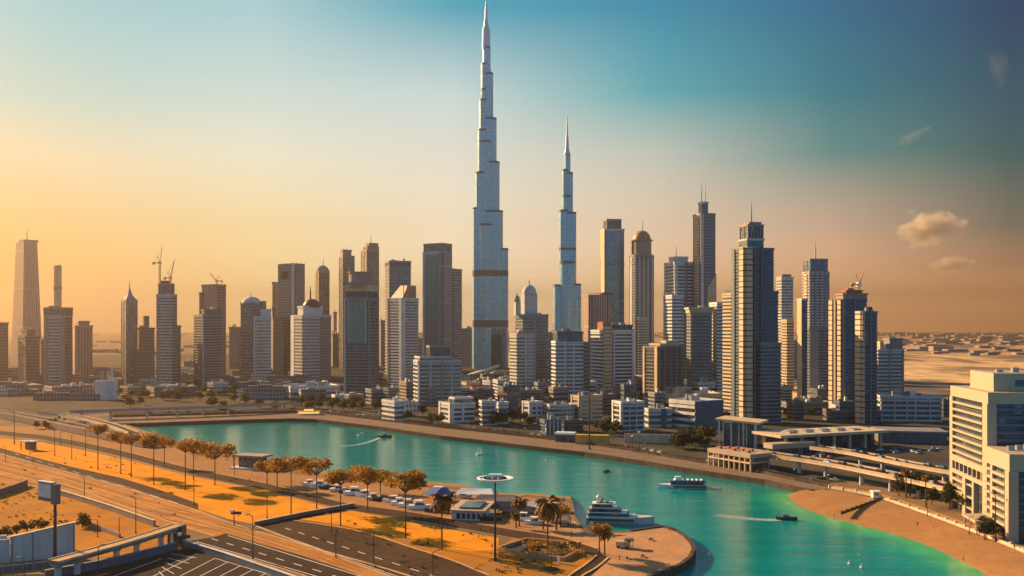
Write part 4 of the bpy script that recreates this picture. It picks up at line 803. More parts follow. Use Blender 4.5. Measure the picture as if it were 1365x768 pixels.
# ------------------------------------------------------------------ the cream building on the near right
by=704; d0=F*(H-LZ)/(by-HY); th=R(-8); C0=Vector((X(1317,d0),d0,LZ-.1)); t=thing('office_building','big cream stepped office building with dark window bands, by the beach road','building',C0,th)
co,si=math.cos(th),math.sin(th); t0=(1267-CX)/F; D=(C0.x-t0*C0.y)/(si+t0*co); ht=Z(523,d0)-LZ; Wd=46
# local frame: x along the shaded front to the picture's edge, y back along the sunlit side, origin at the near corner
def bx(n,m,x0,x1,y0,y1,z0,z1,par=None): mb=MB(); mb.box(x0,x1,y0,y1,z0,z1); return mb.build(n,m,par or t)
bx('glazing','dark_glass',.8,Wd,.8,D-.8,0,ht-.2)
fl=2.95; zt=ht-4.2; zb=ht*.44
bx('parapet_wall','cream_render',0,Wd,0,D,ht-4.4,ht); bx('corner_pier','cream_render',-.5,3,-.5,5,0,ht-4.4); bx('corner_pier','cream_render',-.3,2.6,D-3.6,D+.3,0,ht-4.4)
z=zt-fl
while z>zb:
    bx('sill_band','cream_render',-.7,1.2,5,D-3.6,z,z+.8); z-=fl
bx('spandrel','cream_render',-.5,1.4,5,D-3.6,zb-2.4,zb+.1); bx('spandrel','cream_render',-.5,1.4,5,D-3.6,zb-7.6,zb-5.9)
for i in range(7): bx('mullion','cream_render',-.2,1.0,7+i*(D-12)/6.5,7.7+i*(D-12)/6.5,zb-5.9,zb-2.4)
for a,b in ((.52,.60),(.30,.34)): bx('pilaster','cream_render',-.9,1.4,D*a,D*b,0,zb-7.6)
z=zb-7.6-fl
while z>1:
    bx('sill_band','cream_render',-.6,1.2,D*.60,D-3.6,z,z+1.0); z-=fl
for z in (3.5,8,13): bx('sill_band','cream_render',-.5,1.2,D*.34,D*.52,z,z+.6)
for i in range(1,int(zt/fl)): bx('shade_toned_band','blue_grey_panel',3,Wd,-.55,1.2,zt-fl*i,zt-fl*i+1.2)  # shade of the front put into the dark blue-grey of its bands
for x in (14,27,40): bx('pilaster','blue_grey_panel',x,x+1.1,-.9,1.2,0,ht-4.4)  # these pilasters carry the front's shade in their colour too
bx('penthouse','cream_render',4,Wd-4,6,D*.72,ht-.1,ht+7.2); bx('penthouse_window','dark_glass',12,26,5.8,7,ht+2.2,ht+4.6)
for i in range(5): bx('roof_unit','grey_metal',8+i*6,10.4+i*6,D*.3,D*.3+2.5,ht+7.1,ht+8.4+(i%2)*.8)
bx('roof_hut','cream_render',36,42,D*.3,D*.5,ht+7,ht+10)
# lower block stepping forward to the road
bx_x0,bx_x1,bx_y0,bx_y1=-1.5,30,-27,-.6; hl=Z(601,360)-LZ
lw=bx('lower_block','dark_glass',bx_x0+.8,bx_x1,bx_y0+.8,bx_y1,0,hl-.3)
bx('fascia','cream_render',bx_x0,bx_x1,bx_y0,bx_y1,hl-6.2,hl); bx('corner_pier','cream_render',bx_x0-.4,bx_x0+3,bx_y0-.4,bx_y0+3.4,0,hl-6.2); bx('corner_pier','cream_render',bx_x0-.4,bx_x0+3,bx_y1-9.8,bx_y1-7.6,0,hl-6.2)
z=hl-6.2-fl
while z>4:
    bx('sill_band','cream_render',bx_x0-.6,bx_x0+1.2,bx_y0+3.4,bx_y1-9.8,z,z+1.0); bx('sill_band','cream_render',bx_x0-.3,bx_x0+1.2,bx_y1-7.6,bx_y1,z+.6,z+1.4); z-=fl
for i in range(1,8): bx('shade_toned_band','blue_grey_panel',bx_x0+3,bx_x1,bx_y0-.3,bx_y0+1.2,hl-6.2-fl*i,hl-6.2-fl*i+.8)  # lower front: bands coloured dark to stand in for its shade
bx('entrance_canopy','cream_render',-9,bx_x0+2,-14,2,4.4,5.3)
for y in (-13,-6,1): bx('canopy_column','cream_render',-8.4,-7.9,y,y+.5,0,4.4)
for i in range(6): bx('roof_unit','grey_metal',2+i*4,4.2+i*4,-16+i%3*3,-13.8+i%3*3,hl-.1,hl+1.6)
# ------------------------------------------------------------------ station, pavilion, terraces by the viaduct
def at(px,py,z=LZ): return P(px,py,z)
p=at(958,594); q=at(1009,597); u=(q-p); rz=math.atan2(u.y,u.x); Lh=u.length; t=thing('pavilion','glass pavilion under a thin gold canopy, at the foot of the giant dark tower','pavilion',(p.x,p.y,LZ),rz)
bx('glass_hall','blue_glass',2,Lh-2,3,20,0,15); 
for i in range(5): bx('mullion','white_concrete',2+i*(Lh-4.6)/4,2.6+i*(Lh-4.6)/4,2.6,3.2,0,15)
mb=MB(); mb.v=[(-2,-2,18),(Lh+2,-2,16.4),(Lh+2,22,16.4),(-2,22,18)]; mb.v+=[(x,y,z-1.3) for x,y,z in mb.v]
for f in ((0,1,2,3),(7,6,5,4),(0,4,5,1),(1,5,6,2),(2,6,7,3),(3,7,4,0)): mb.face(f)
mb.build('canopy','gold_stone',t)
for i in range(4):
    x=(Lh-1)*i/3; bx('column','white_concrete',x,x+.9,-1,-.1,0,16.4)
p=at(943,620); q=at(1000,630); u=(q-p); rz=math.atan2(u.y,u.x); Lh=u.length; t=thing('terrace_building','two-storey terrace building with golden fascias and open columns on the promenade','building',(p.x,p.y,LZ),rz)
bx('terrace_wall','bronze_glass',1,Lh-1,5,14,0,7.6); bx('fascia','cream_render',0,Lh,0,15,7.4,9.6); bx('floor_slab','gold_stone',0,Lh,0,15,4.4,5.2)
for i in range(9): bx('column','cream_render',(Lh-.8)*i/8,(Lh-.8)*i/8+.8,.3,1.2,0 if i%2 else 0,7.4)
for i in range(7): bx('planter_box','terracotta',3+i*(Lh-8)/7,6+i*(Lh-8)/7,4+(i%3)*3,6+(i%3)*3,9.5,10.8)
p=at(1042,604); q=at(1178,596); u=(q-p); rz=math.atan2(u.y,u.x); Lh=u.length; t=thing('station','long low station hall under a broad white flat roof with roof lights','station',(p.x,p.y,LZ),rz)
bx('glass_hall','dark_glass',6,Lh-3,5,24,0,9.6); bx('roof_slab','tan_concrete',-3,Lh+2,-3,27,9.5,11.2)
for i in range(7): bx('column','tan_concrete',2+i*(Lh-6)/6,3.6+i*(Lh-6)/6,-1,.6,0,9.5)
for i in range(9): bx('roof_light','grey_metal',10+i*(Lh-30)/8,16+i*(Lh-30)/8,5+(i%2)*8,10+(i%2)*8,11.1,12.0)
bx('lower_wing','cream_render',-16,16,-12,-3.2,4.5,7.5); bx('lower_wing_glass','dark_glass',-14,14,-11,-3.6,0,4.5)
p=at(1172,590); q=at(1262,592); u=(q-p); rz=math.atan2(u.y,u.x); Lh=u.length; t=thing('depot_hall','low dark hall with a grey flat roof beside the station','hall',(p.x,p.y,LZ),rz)
bx('wall','dark_concrete',0,Lh,0,26,0,7); bx('roof_slab','grey_concrete',-1,Lh+1,-1,27,7,8.2)
for i in range(8): bx('door','blue_grey_panel',4+i*(Lh-12)/8,9+i*(Lh-12)/8,-.3,.2,0,4.6)
p=at(740,589); t=thing('quay_shed','dark blue shed with a white curved roof by the far promenade','shed',(p.x,p.y,LZ),R(-14))
bx('wall','blue_grey_panel',0,13,0,8,0,5.2); mb=MB(); mb.prism([(-.5,-.6),(13.5,-.6),(13.5,8.6),(-.5,8.6)],5.2,6.4,0,None,[(-.2,.8),(13.2,.8),(13.2,7.2),(-.2,7.2)]); mb.build('roof','white_paint',t); bx('door','dark_metal',4,8,-.2,.2,0,3.6)
p=at(767,592); t=thing('container','long bright ochre container wall beside the blue shed','container',(p.x,p.y,LZ),R(-13)); rough('ochre_paint',(.62,.34,.07),.6)
bx('body','ochre_paint',0,22,0,5,.3,6.2)
for i in range(11): bx('rib','ochre_paint',.3+i*2.1,.9+i*2.1,-.25,.1,.3,6.2)
bx('base_rail','dark_metal',-.1,22.1,-.1,5.1,0,.35)
p=at(832,590); t=thing('site_wall','weathered ochre site wall behind the promenade lamps','wall',(p.x,p.y,LZ),R(-12)); bx('wall','gold_stone',0,34,0,.8,0,6)
for i in range(7): bx('buttress','gold_stone',.2+i*5.4,1.1+i*5.4,-.5,.1,0,6.3)
# ------------------------------------------------------------------ viaducts
def viaduct(name,label,pts,w,zd,nc,deck='pale_concrete',road='asphalt',cat='viaduct',thick=1.25,grp='viaducts',side='cream_render',bar=.85):
    l=smooth([Vector((P(x,y,zd).x,P(x,y,zd).y,0)) for x,y in pts],2); o=l[0].copy(); t=thing(name,label,cat,(o.x,o.y,0),0,grp); l=[p-o for p in l]
    wall_line('deck',l,w,zd-thick,zd,deck,None,t); wall_line('road_surface',l,w-1.4,zd+.0,zd+.08,road,None,t)
    nr=[]
    for i in range(len(l)):
        d=l[min(i+1,len(l)-1)]-l[max(i-1,0)]; d.normalize(); nr.append(Vector((-d.y,d.x,0)))
    for s_ in (-1,1): wall_line('barrier',[p+n*s_*(w/2-.2) for p,n in zip(l,nr)],.45,zd-.3,zd+bar,side,None,t)
    ln=lerp_line(l,4)
    for i in range(nc):
        p=ln[int((len(ln)-1)*(i+.5)/nc)]; mb=MB(); mb.lathe([(1.1,LZ-.2),(1.0,zd-thick-1.2),(2.2,zd-thick+.1)],10,p.x,p.y); mb.build('column','pale_concrete',t)
    return t,l,o
V1=viaduct('viaduct','gold-lit viaduct on round columns curving past the station to the cream building',[(975,598),(1040,607),(1110,617),(1190,633),(1262,648),(1330,668)],9.5,LZ+8.0,9,deck='tan_concrete')
V2=viaduct('viaduct','upper branch of the viaduct sweeping down from the station forecourt',[(1085,596),(1140,603),(1200,616),(1268,628),(1340,640)],8,LZ+6.5,6,deck='tan_concrete')
V3=viaduct('viaduct','hazy footbridge-like viaduct along the far left bank',[(92,549),(180,546),(290,542.5),(398,537)],9,LZ+7.5,8,side='rose_stone')
viaduct('ramp','solid-sided ramp falling towards the water at the hazy edge of the lawn',[(-20,545),(45,556),(120,571),(200,586)],10,LZ+5.0,5,thick=4.6,deck='brown_concrete',cat='ramp',side='cream_render')
viaduct('ramp','thin upper ramp running parallel behind the solid-sided one',[(55,549),(100,554),(150,566),(178,577)],7,LZ+6.0,4,cat='ramp',side='cream_render')
# ------------------------------------------------------------------ trees
def leafcloud(rn, n, fn, size, droop=.3):
    mb=MB()
    for i in range(n):
        c,nv=fn(rn); s_=size*rn.uniform(.6,1.35)
        a=Vector((rn.gauss(0,1),rn.gauss(0,1),rn.gauss(0,.6))).normalized(); b=a.cross((nv+Vector((rn.gauss(0,.5),rn.gauss(0,.5),rn.gauss(0,.5)))).normalized()).normalized()
        c=Vector(c); mb.quad([c-a*s_-b*s_*.1,c-b*s_*.45,c+a*s_+b*s_*.1,c+b*s_*.45])
    return mb
def umbrella(seed):
    rn=random.Random(seed); lobes=[(Vector((rn.uniform(-1,1)*3.6,rn.uniform(-1,1)*3.6,rn.uniform(-.3,1.1))),rn.uniform(1.8,3.0)) for _ in range(8)]
    def f(rn):
        c,r=rn.choice(lobes); d=Vector((rn.gauss(0,1),rn.gauss(0,1),rn.gauss(0,1))).normalized(); q=c+Vector((d.x*r,d.y*r,d.z*r*.72))*rn.uniform(.55,1.05); return q,d
    return leafcloud(rn,780,f,.60)
def broad(seed,flat=.8):
    rn=random.Random(seed); lobes=[(Vector((rn.uniform(-1,1)*2.0,rn.uniform(-1,1)*2.0,rn.uniform(-1.2,1.6))),rn.uniform(1.3,2.2)) for _ in range(8)]
    def f(rn):
        c,r=rn.choice(lobes); d=Vector((rn.gauss(0,1),rn.gauss(0,1),rn.gauss(0,1))).normalized(); return c+Vector((d.x*r,d.y*r,d.z*r*flat))*rn.uniform(.6,1.05),d
    return leafcloud(rn,420,f,.62)
def fronds(seed):
    rn=random.Random(seed); mb=MB()
    for i in range(44):
        a=2*math.pi*i/44*2.618*3+rn.uniform(-.2,.2); el=rn.uniform(-.5,1.2); ln=rn.uniform(3.6,5.2); d=Vector((math.cos(a),math.sin(a),0)); sd=Vector((-math.sin(a),math.cos(a),0)); p=Vector((0,0,0)); e=el; prev=None; K=6
        for k in range(K+1):
            w=(.16+.62*math.sin(math.pi*min(1,(k+.6)/K))) if k<K else .06
            cur=(p-sd*w+Vector((0,0,-w*.55)),p.copy(),p+sd*w+Vector((0,0,-w*.55)))
            if prev:
                for (x,y) in ((0,1),(1,2)): mb.quad([prev[x],prev[y],cur[y],cur[x]])
            prev=cur; p=p+(d*math.cos(e)+Vector((0,0,math.sin(e))))*ln/K; e-=.33
    return mb
def trunk_mb(r0,r1,limbs=True,seed=1):
    rn=random.Random(seed); mb=MB(); mb.lathe([(r0*1.5,0),(r0,.05),(r0*.9,.4),(r1,.8),(r1*.9,1.0)],8); return mb
def tree_proto(name,label,cat,crown,leaf,r0,r1,group,limb=0):
    t=thing(name,label,cat,(0,0,-500),0,group); tr=trunk_mb(r0,r1).build('trunk','bark',t); c=crown.build('crown',leaf,t)
    if limb:
        mb=MB(); rn=random.Random(limb)
        for i in range(6):
            a=2*math.pi*i/6+rn.uniform(-.3,.3); mb.tube((0,0,-2.4),(2.6*math.cos(a),2.6*math.sin(a),-.2),.22,.08,5)
        mb.build('limb','bark',c)
    return t
protos={}
def plant(kind,p,h,label,group,cs=1.0,rz=None):
    rt=protos[kind]; r=rt.copy(); COL.objects.link(r); r.location=p; r.rotation_euler=(0,0,random.uniform(0,6.28) if rz is None else rz); r['label']=label; r['group']=group
    for ch in CH(rt):
        c=ch.copy(); COL.objects.link(c); c.parent=r
        if ch.name.startswith('trunk'): c.scale=(1,1,h)
        else: c.location=(0,0,h); c.scale=(cs,cs,cs*random.uniform(.85,1.1))
        for g in CH(ch): d=g.copy(); COL.objects.link(d); d.parent=c
    return r
def addproto(key,*a,**k): protos[key]=tree_proto(*a,**k)
for i in range(3): addproto('umb%d'%i,'umbrella_tree','x','tree',umbrella(20+i),'golden_leaf',.26,.2,'g',limb=3+i)
for i in range(2): addproto('palm%d'%i,'palm_tree','x','tree',fronds(40+i),'palm_leaf',.30,.22,'g')
for i in range(3): addproto('broad%d'%i,'broadleaf_tree','x','tree',broad(60+i),'green_leaf',.28,.15,'g')
# the row of tall trees on the near bank: (column, crown row, base row, crown scale, kind)
rowt=[(130.5,573,626,.9,0),(161,584,632,.95,0),(175,586,636,.8,0),(205,588,646,1.15,0),(219,591,622,.9,0),(247,595,653,1.0,0),(258,596,640,.9,0),(286.5,602,647,1.25,0),(356,622,645,.9,0),(369.5,623,652,.95,0),(388,618,686,1.1,0),(422,623,678,1.25,0),(454,637,701,1.05,0),(490,634,681,1.4,0),(507,636,657,.9,0),(540.6,643,717,1.05,0),(589,665,733,.95,1),(692,670,702,.7,1),(730,672,737,1.0,1),(724,684,706,.62,1),(741,681,705,.8,0),(799,706,741,.65,0),(806,709,739,.6,1)]
rn_c=random.Random(4)
gold='tall gold-leaved trees along the near promenade'
for i,(px,yc,yb,cs,kd) in enumerate(rowt):
    p=P(px,yb); h=(yb-yc)*p.y/F; near=('standing in the golden lawn' if yb-577>0 and kd==0 and i not in (4,8,9,14,20,21) else 'beside the promenade road' if kd==0 else '')
    if kd: lab='%s feathery palm from the inland end, near the marina and the plaza'%nth(sum(1 for q in rowt[:i] if q[4]))
    else: lab='%s umbrella-crowned tree in the row, counted from the hazy end, %s'%(nth(sum(1 for q in rowt[:i] if not q[4])),near)
    plant(('umb%d'%(i%3)) if not kd else 'palm%d'%(i%2),p,h,lab,gold,cs*rn_c.uniform(1.2,1.5))
# short palms in the planter
for i,(px,yb,h) in enumerate([(742,707,6),(688,704,5),(1234,676,13),(1208,664,12)]): plant('palm%d'%(i%2),P(px,yb),h,['short palm leaning beside the marina canopy','short palm beside the lamp at the marina','feathery palm among the dark trees by the beach wall','palm nearest the viaduct end of the beach trees'][i],'palms beside the sand',.62)
# darker broadleaf trees: clusters on the far bank and by the beach road
rn=random.Random(31)
def clump(n,x0,x1,y0,y1,where,h0,h1,grp,slope=0):
    xs=sorted(rn.uniform(x0,x1) for _ in range(n))
    for i,x in enumerate(xs):
        y=rn.uniform(y0,y1)+slope*(x-x0); h=rn.uniform(h0,h1); h*=1.35; plant('broad%d'%rn.randrange(3),P(x,y),h*.55,'%s dark bushy tree, counted along %s'%(nth(i),where),grp,h/8.0)
G1='dark trees on the far bank'
clump(19,400,508,537,549,'the dark grove behind the bright moored boat',6,10,G1)
clump(8,508,600,556,560,'the quay road below the white blocks',5,7.5,G1,.10)
clump(15,648,705,559,569,'the tree gap beside the balcony block',7,11,G1,.06)
clump(10,795,832,572,582,'the gap before the rounded blue block',6,9,G1)
clump(14,885,948,584,603,'the garden before the terrace building',7,10,G1)
clump(16,140,330,521,535,'the hazy bank below the pointed tower',6,10,G1)
clump(9,330,400,521,531,'the hazy bank below the domed antenna tower',6,9,G1)
clump(26,-10,400,500,545,'the hazy plain beyond the far quay',5,9,G1)
clump(26,160,470,528,548,'the back of the hazy quay',6,10,G1)
clump(30,540,1010,536,572,'the streets behind the quay blocks',5,9,G1)
clump(8,0,110,566,573,'the foot of the solid-sided ramp',4,6,G1,.02)
clump(24,560,1000,512,532,'the streets between the tower feet',6,10,G1)
clump(18,1188,1292,648,660,'the beach wall below the viaduct',6,10,'dark trees by the beach',.26)
clump(9,1020,1180,552,560,'the forecourt behind the station',5,8,G1)
clump(7,1296,1345,705,715,'the foot of the cream office building',4,6,'dark trees by the beach',.25)
# round clipped tree and bushes by the walled yard
plant('broad0',P(110,703),3.0,'round clipped tree beside the end of the grey yard wall','trees of the walled yard',.95)
for i,(px,py,s_) in enumerate([(8,716,1.0),(22,712,.8),(36,708,1.05),(50,704,.7),(58,706,.85),(-4,719,.9)]):
    plant('broad%d'%(i%3),P(px,py),2.0,'%s dark bush behind the grey yard wall, from the picture edge'%nth([1,2,3,4,5,0][i]),'bushes behind the yard wall',s_*.8)
for k in list(protos): 
    for ch in CH(protos[k]):
        for g in CH(ch): bpy.data.objects.remove(g)
        bpy.data.objects.remove(ch)
    bpy.data.objects.remove(protos[k])
# ------------------------------------------------------------------ lamps and poles
def lamp_proto(label,h,arm,head,grp,name='street_lamp',r=.17):
    t=thing(name,label,'street lamp',(0,0,0),0,grp); mb=MB(); mb.lathe([(r*1.8,0),(r*1.6,.6),(r,.8),(r*.7,h)],8); mb.build('pole','dark_metal',t)
    if arm:
        mb=MB(); mb.tube((0,0,h-.2),(arm,0,h+.5),.1,.07,6); mb.build('arm','dark_metal',t); mb=MB(); mb.box(arm-.2,arm+1.0,-.22,.22,h+.35,h+.62); mb.build('lamp_head','grey_metal',t)
    if head:
        mb=MB(); mb.lathe([(.2,h-.1),(head,h+.25),(head*.9,h+.55),(.15,h+.7)],14); mb.build('lamp_head','white_paint',t)
    return t
def scale_to(o,px,yb,yt,z=LZ,hh=10.0):
    p=P(px,yb,z); o.location=p; s_=(yb-yt)*p.y/F/hh; o.scale=(max(1,s_*.75),max(1,s_*.75),s_)
poles=[(19,592,549,'tall bare pole at the hazy end of the lawn'),(73,608,574,'short pole beside the shelter in the lawn'),(81,594,573,'thin pole by the road at the hazy end, nearer the ramp'),(95.6,612,579,'dark pole in the lawn before the first umbrella tree'),(114,608,574,'dark pole between the lawn and the ramp posts'),(40,606,588,'stub pole at the lawn shelter'),(7.5,616,597,'lone pole near the service road edge'),(258.5,674,635,'thin pole where the service road ends'),(112.5,664,636,'slim pole in the middle of the sandy road'),(337,746,688,'tall pole on the edge of the dark carriageway'),(356,691,662,'dark post at the bend of the lawn path'),(442,714,686,'hanging-lamp pole between the lawn and the carriageway'),(447.6,743,710,'pale pole on the median beside the carriageway'),(498,752,710,'thin pole on the median further along'),(577,792,736,'pale thin pole at the bottom of the carriageway'),(312.5,633,605,'short pole beside the houseboat'),(159,715,691,'dark post beside the footbridge ramp'),(181,711,664,'pale lamp pole inside the bend of the sandy road'),(130,716,693,'dark stub post behind the footbridge'),(1327,722,661,'dark lamp pole on the beach by the cream building'),(1292,712,690,'low post on the beach promenade'),(1236,688,668,'post on the beach wall below the palm'),(32,768,743,'dark post at the corner of the bottom wall'),(131,766,728,'dark thick post in front of the footbridge')]
lp=lamp_proto('x',10,1.2,0,'poles and lamps on the near bank')
for i,(px,yb,yt,lab) in enumerate(poles):
    o=lp if i==0 else dup(lp,(0,0,0),0,None); o['label']=lab; o.rotation_euler=(0,0,R(rn.choice([20,200,110]))); scale_to(o,px,yb,yt)
hp=lamp_proto('x',10,0,.9,'white-headed lamps on the far quay',r=.2)
k=0
l=lerp_line([P(*q) for q in fu],22)
for i,p in enumerate(l):
    if i%2: continue
    o=hp if k==0 else dup(hp,(0,0,0)); o['label']='%s white-headed lamp along the far quay, counted from the hazy end'%nth(k); o.location=p+Vector((0,1.5,0)); s_=.55+.02*(k%3); o.scale=(s_,s_,s_); k+=1
for px,yb,yt,lab in [(852,604,577,'tall white-headed lamp before the ochre site wall'),(843,602,582,'shorter white-headed lamp before the ochre site wall')]:
    o=dup(hp,(0,0,0),0,lab,'white-headed lamps on the far quay'); scale_to(o,px,yb,yt)
p=P(785.6,599); t=thing('flagpole','very tall dark mast standing on the far promenade','mast',p); mb=MB(); mb.lathe([(.8,0),(.75,1),(.5,1.1),(.35,(599-526)*p.y/F)],8); mb.build('pole','dark_metal',t); mb=MB(); mb.lathe([(1.4,0),(1.3,.5)],10); mb.build('base','grey_concrete',t)
# high mast with a saucer head
p=P(660,748); k=p.y/F; h=(748-640)*k; t=thing('high_mast_lamp','high mast light with a wide white saucer head, beside the planter','street lamp',p)
mb=MB(); mb.lathe([(.7,0),(.65,1),(.42,1.2),(.26,h)],10); mb.build('pole','dark_metal',t)
mb=MB(); mb.lathe([(.4,h-.6),(4.6,h-.1),(6.1,h+.5),(6.1,h+.8),(5.2,h+.8),(4.8,h+.4),(.3,h+.4)],28); hd=mb.build('saucer','white_paint',t)
for i in range(8):
    a=2*math.pi*i/8; mb=MB(); mb.box(2.9*math.cos(a)-.8,2.9*math.cos(a)+.8,2.9*math.sin(a)-.8,2.9*math.sin(a)+.8,h+.38,h+1.1); mb.build('floodlight','dark_metal',hd)
mb=MB(); mb.box(-2.0,2.2,-.9,.9,h+1.1,h+2.0); mb.build('control_box','white_paint',hd)
p=P(747,702); k=p.y/F; h=(702-668)*k; t=thing('floodlight_pole','pole with two square floodlights by the short palms','street lamp',p); mb=MB(); mb.lathe([(.3,0),(.2,h)],8); mb.build('pole','dark_metal',t)
for x in (-1.6,.4): mb=MB(); mb.box(x,x+1.4,-.3,.3,h-.2,h+1.2); mb.build('floodlight','grey_metal',t)
# small sign posts
for px,yb,yt,lab in [(312,701,680,'dark crossarm signpost on the kerb of the sandy road'),(243,731,711,'twin-lamp signpost at the end of the footbridge')]:
    p=P(px,yb); h=(yb-yt)*p.y/F; t=thing('signpost',lab,'signpost',p,0,'signposts'); mb=MB(); mb.lathe([(.22,0),(.18,h)],8); mb.build('post','dark_metal',t); mb=MB(); mb.box(-1.2,2.8,-.15,.15,h-1.7,h-.6); mb.build('arm','dark_metal',t); mb=MB(); mb.box(-1.6,-.2,-.25,.25,h-.9,h+.1); mb.build('lamp_head','white_paint',t)
# quay railing
l=lerp_line([P(*q) for q in fu],9); t=thing('railing','long dark railing along the top of the far promenade','railing',(0,0,0))
me=None
for i,p in enumerate(l[:96]):
    mb=MB(); mb.box(-.12,.12,-.12,.12,1.5,2.9)
    if me is None: b=mb.build('post','dark_metal',t); me=b.data
    else: b=bpy.data.objects.new('post',me); COL.objects.link(b); b.parent=t
    b.location=p
wall_line('rail',l,.14,LZ+2.75,LZ+2.95,'dark_metal',None,t); wall_line('rail',l,.1,LZ+2.15,LZ+2.3,'dark_metal',None,t)
bw=[P(*q) for q in [(1106,651),(1160,660),(1200,673),(1250,691),(1300,710),(1365,736),(1440,772)]]
t=thing('beach_wall','low pale wall with posts along the back of the beach','wall',(0,0,0)); wall_line('wall',smooth(bw,2),.8,LZ,LZ+1.1,'tan_concrete',None,t)
for p in lerp_line(bw,6.5): mb=MB(); mb.box(p.x-.5,p.x+.5,p.y-.5,p.y+.5,LZ,LZ+1.7); mb.build('post','tan_concrete',t)
wall_line('path',[p+Vector((2.5,5,0)) for p in smooth(bw,2)],7,LZ,LZ+.1,'paving')
t=thing('groyne','dark low timber groyne running across the beach sand','groyne',P(1122,684)); a=P(1122,684)-P(1122,684); b=P(1172,666)-P(1122,684)
wall_line('boards',[a,a.lerp(b,.5),b],.5,-.6,.6,'soil',None,t)
for i in range(9): p=a.lerp(b,i/8); mb=MB(); mb.box(p.x-.3,p.x+.3,p.y-.3,p.y+.3,-.6,.95); mb.build('post','soil',t)
p=P(1167,664); t=thing('kiosk','small white lifeguard kiosk at the top of the groyne','kiosk',p); bx('wall','white_paint',-1.6,1.6,-1.4,1.4,.4,3,t); bx('roof','white_paint',-2,2,-1.8,1.8,3,3.3,t); bx('window','dark_glass',-.9,.9,-1.46,-1.3,1.4,2.4,t); bx('base','grey_concrete',-1.7,1.7,-1.5,1.5,-.2,.4,t)
# ------------------------------------------------------------------ cars
def car(i,label,group):
    t=thing('parked_car',label,'car',(0,0,0),0,group); mb=MB(); L_=[(-2.2,.55),(-2.15,.95),(-1.1,1.02),(-.5,1.0),(1.6,1.0),(2.15,.92),(2.25,.5),(2.2,.3),(-2.15,.3)]
    mb.v=[(x,-.88,z) for x,z in L_]+[(x,.88,z) for x,z in L_]; n=len(L_); mb.face(tuple(range(n))); mb.face(tuple(range(2*n-1,n-1,-1)))
    for k in range(n): mb.face((k,n+k,n+(k+1)%n,(k+1)%n))
    mb.build('body','car_paint_%d'%i,t)
    mb=MB(); mb.prism([(-1.2,-.8),(1.7,-.8),(1.7,.8),(-1.2,.8)],1.0,1.52,0,1,[(-.5,-.66),(1.25,-.66),(1.25,.66),(-.5,.66)]); mb.build('cabin',['dark_glass','car_paint_%d'%i],t)
    for x in (-1.4,1.4):
        for y in (-.86,.86): mb=MB(); mb.tube((x,y-.12,.34),(x,y+.12,.34),.34,n=10); mb.build('wheel','tyre',t)
    return t
CN=['white','black','grey','red','dark blue']; cars=[car(i,'x','g') for i in range(5)]; used=[0]*5
def park(i,loc,rz,label,group):
    o=cars[i] if not used[i] else dup(cars[i],loc,rz); used[i]=1; o.location=loc; o.rotation_euler=(0,0,rz); o['label']=label; o['group']=group
rn=random.Random(77)
l=lerp_line([P(x,y-3.8,LZ+.06) for x,y in fu],7.5)
cnt={}
for i in range(3,len(l)-1):
    if rn.random()<.5:
        d=l[i+1]-l[i]; c=rn.choice([0,0,0,1,2,2,3,4]); park(c,l[i]+Vector((0,rn.choice([0,3.2]),0)),math.atan2(d.y,d.x),'small %s car on the road behind the far quay railing'%CN[c],'%s cars on the far quay road'%CN[c])
for V,n,nm,zd in ((V1,15,'lower viaduct',LZ+8.1),(V2,13,'upper viaduct branch',LZ+6.6)):
    ll=lerp_line(V[1],1)
    for i in range(n):
        k=int(len(ll)*(i+rn.uniform(.1,.7))/n)%(len(ll)-1); d=ll[k+1]-ll[k]; s_=Vector((-d.y,d.x,0)).normalized()*rn.choice([-1.9,1.9]); p=ll[k]+V[2]+s_; p.z=zd; c=rn.choice([0,0,1,2,1,4]); park(c,p,math.atan2(d.y,d.x),'%s car driving on the %s'%(CN[c],nm),'%s cars on the %s'%(CN[c],nm))
for i in range(34):
    px=rn.uniform(1000,1110); py=605+rn.uniform(0,7)+(px-1000)*.02; c=rn.choice([0,1,2,1,3]); park(c,P(px,py),rn.choice([.3,1.8]),'%s car parked in the station forecourt'%CN[c],'%s cars in the station forecourt'%CN[c])
for i in range(22):
    px=rn.uniform(1120,1255); py=598+rn.uniform(0,7); c=rn.choice([0,1,2,2,4]); park(c,P(px,py),rn.choice([.2,1.7]),'%s car parked beside the depot hall'%CN[c],'%s cars beside the depot hall'%CN[c])
for px,py,c,lab in [(1112,643,0,'white car where the quay road meets the beach'),(1095,641,1,'black car behind the white one where the quay road meets the beach')]: park(c,P(px,py-2),R(-40),lab,'cars at the beach corner')
# ------------------------------------------------------------------ bottom-left: walled yard, hoarding, footbridge, walls
rn=random.Random(3)
A=P(14,750); B=P(100,742); u=B-A; rz=math.atan2(u.y,u.x); Lw=u.length; t=thing('yard_building','long grey windowless shed wall with a pale coping, in shade at the corner','building',(A.x,A.y,LZ),rz)
hA=(750-717)*A.y/F; hB=(742-697)*B.y/F
mb=MB(); mb.v=[(0,0,-.3),(Lw,0,-.3),(Lw,1.2,-.3),(0,1.2,-.3),(0,0,hA),(Lw,0,hB),(Lw,1.2,hB),(0,1.2,hA)]
for f in ((0,1,5,4),(1,2,6,5),(2,3,7,6),(3,0,4,7),(4,5,6,7)): mb.face(f)
mb.build('wall','pale_concrete',t)
mb=MB(); mb.obox((-.3,.6,hA+.35),(Lw+.3,.6,hB+.35),1.7,.4); mb.build('coping','tan_concrete',t)
for a in (.02,.34,.67,.98): bx('pilaster','grey_concrete',Lw*a-.25,Lw*a+.25,-.22,.05,-.2,hA+(hB-hA)*a-.3,t)
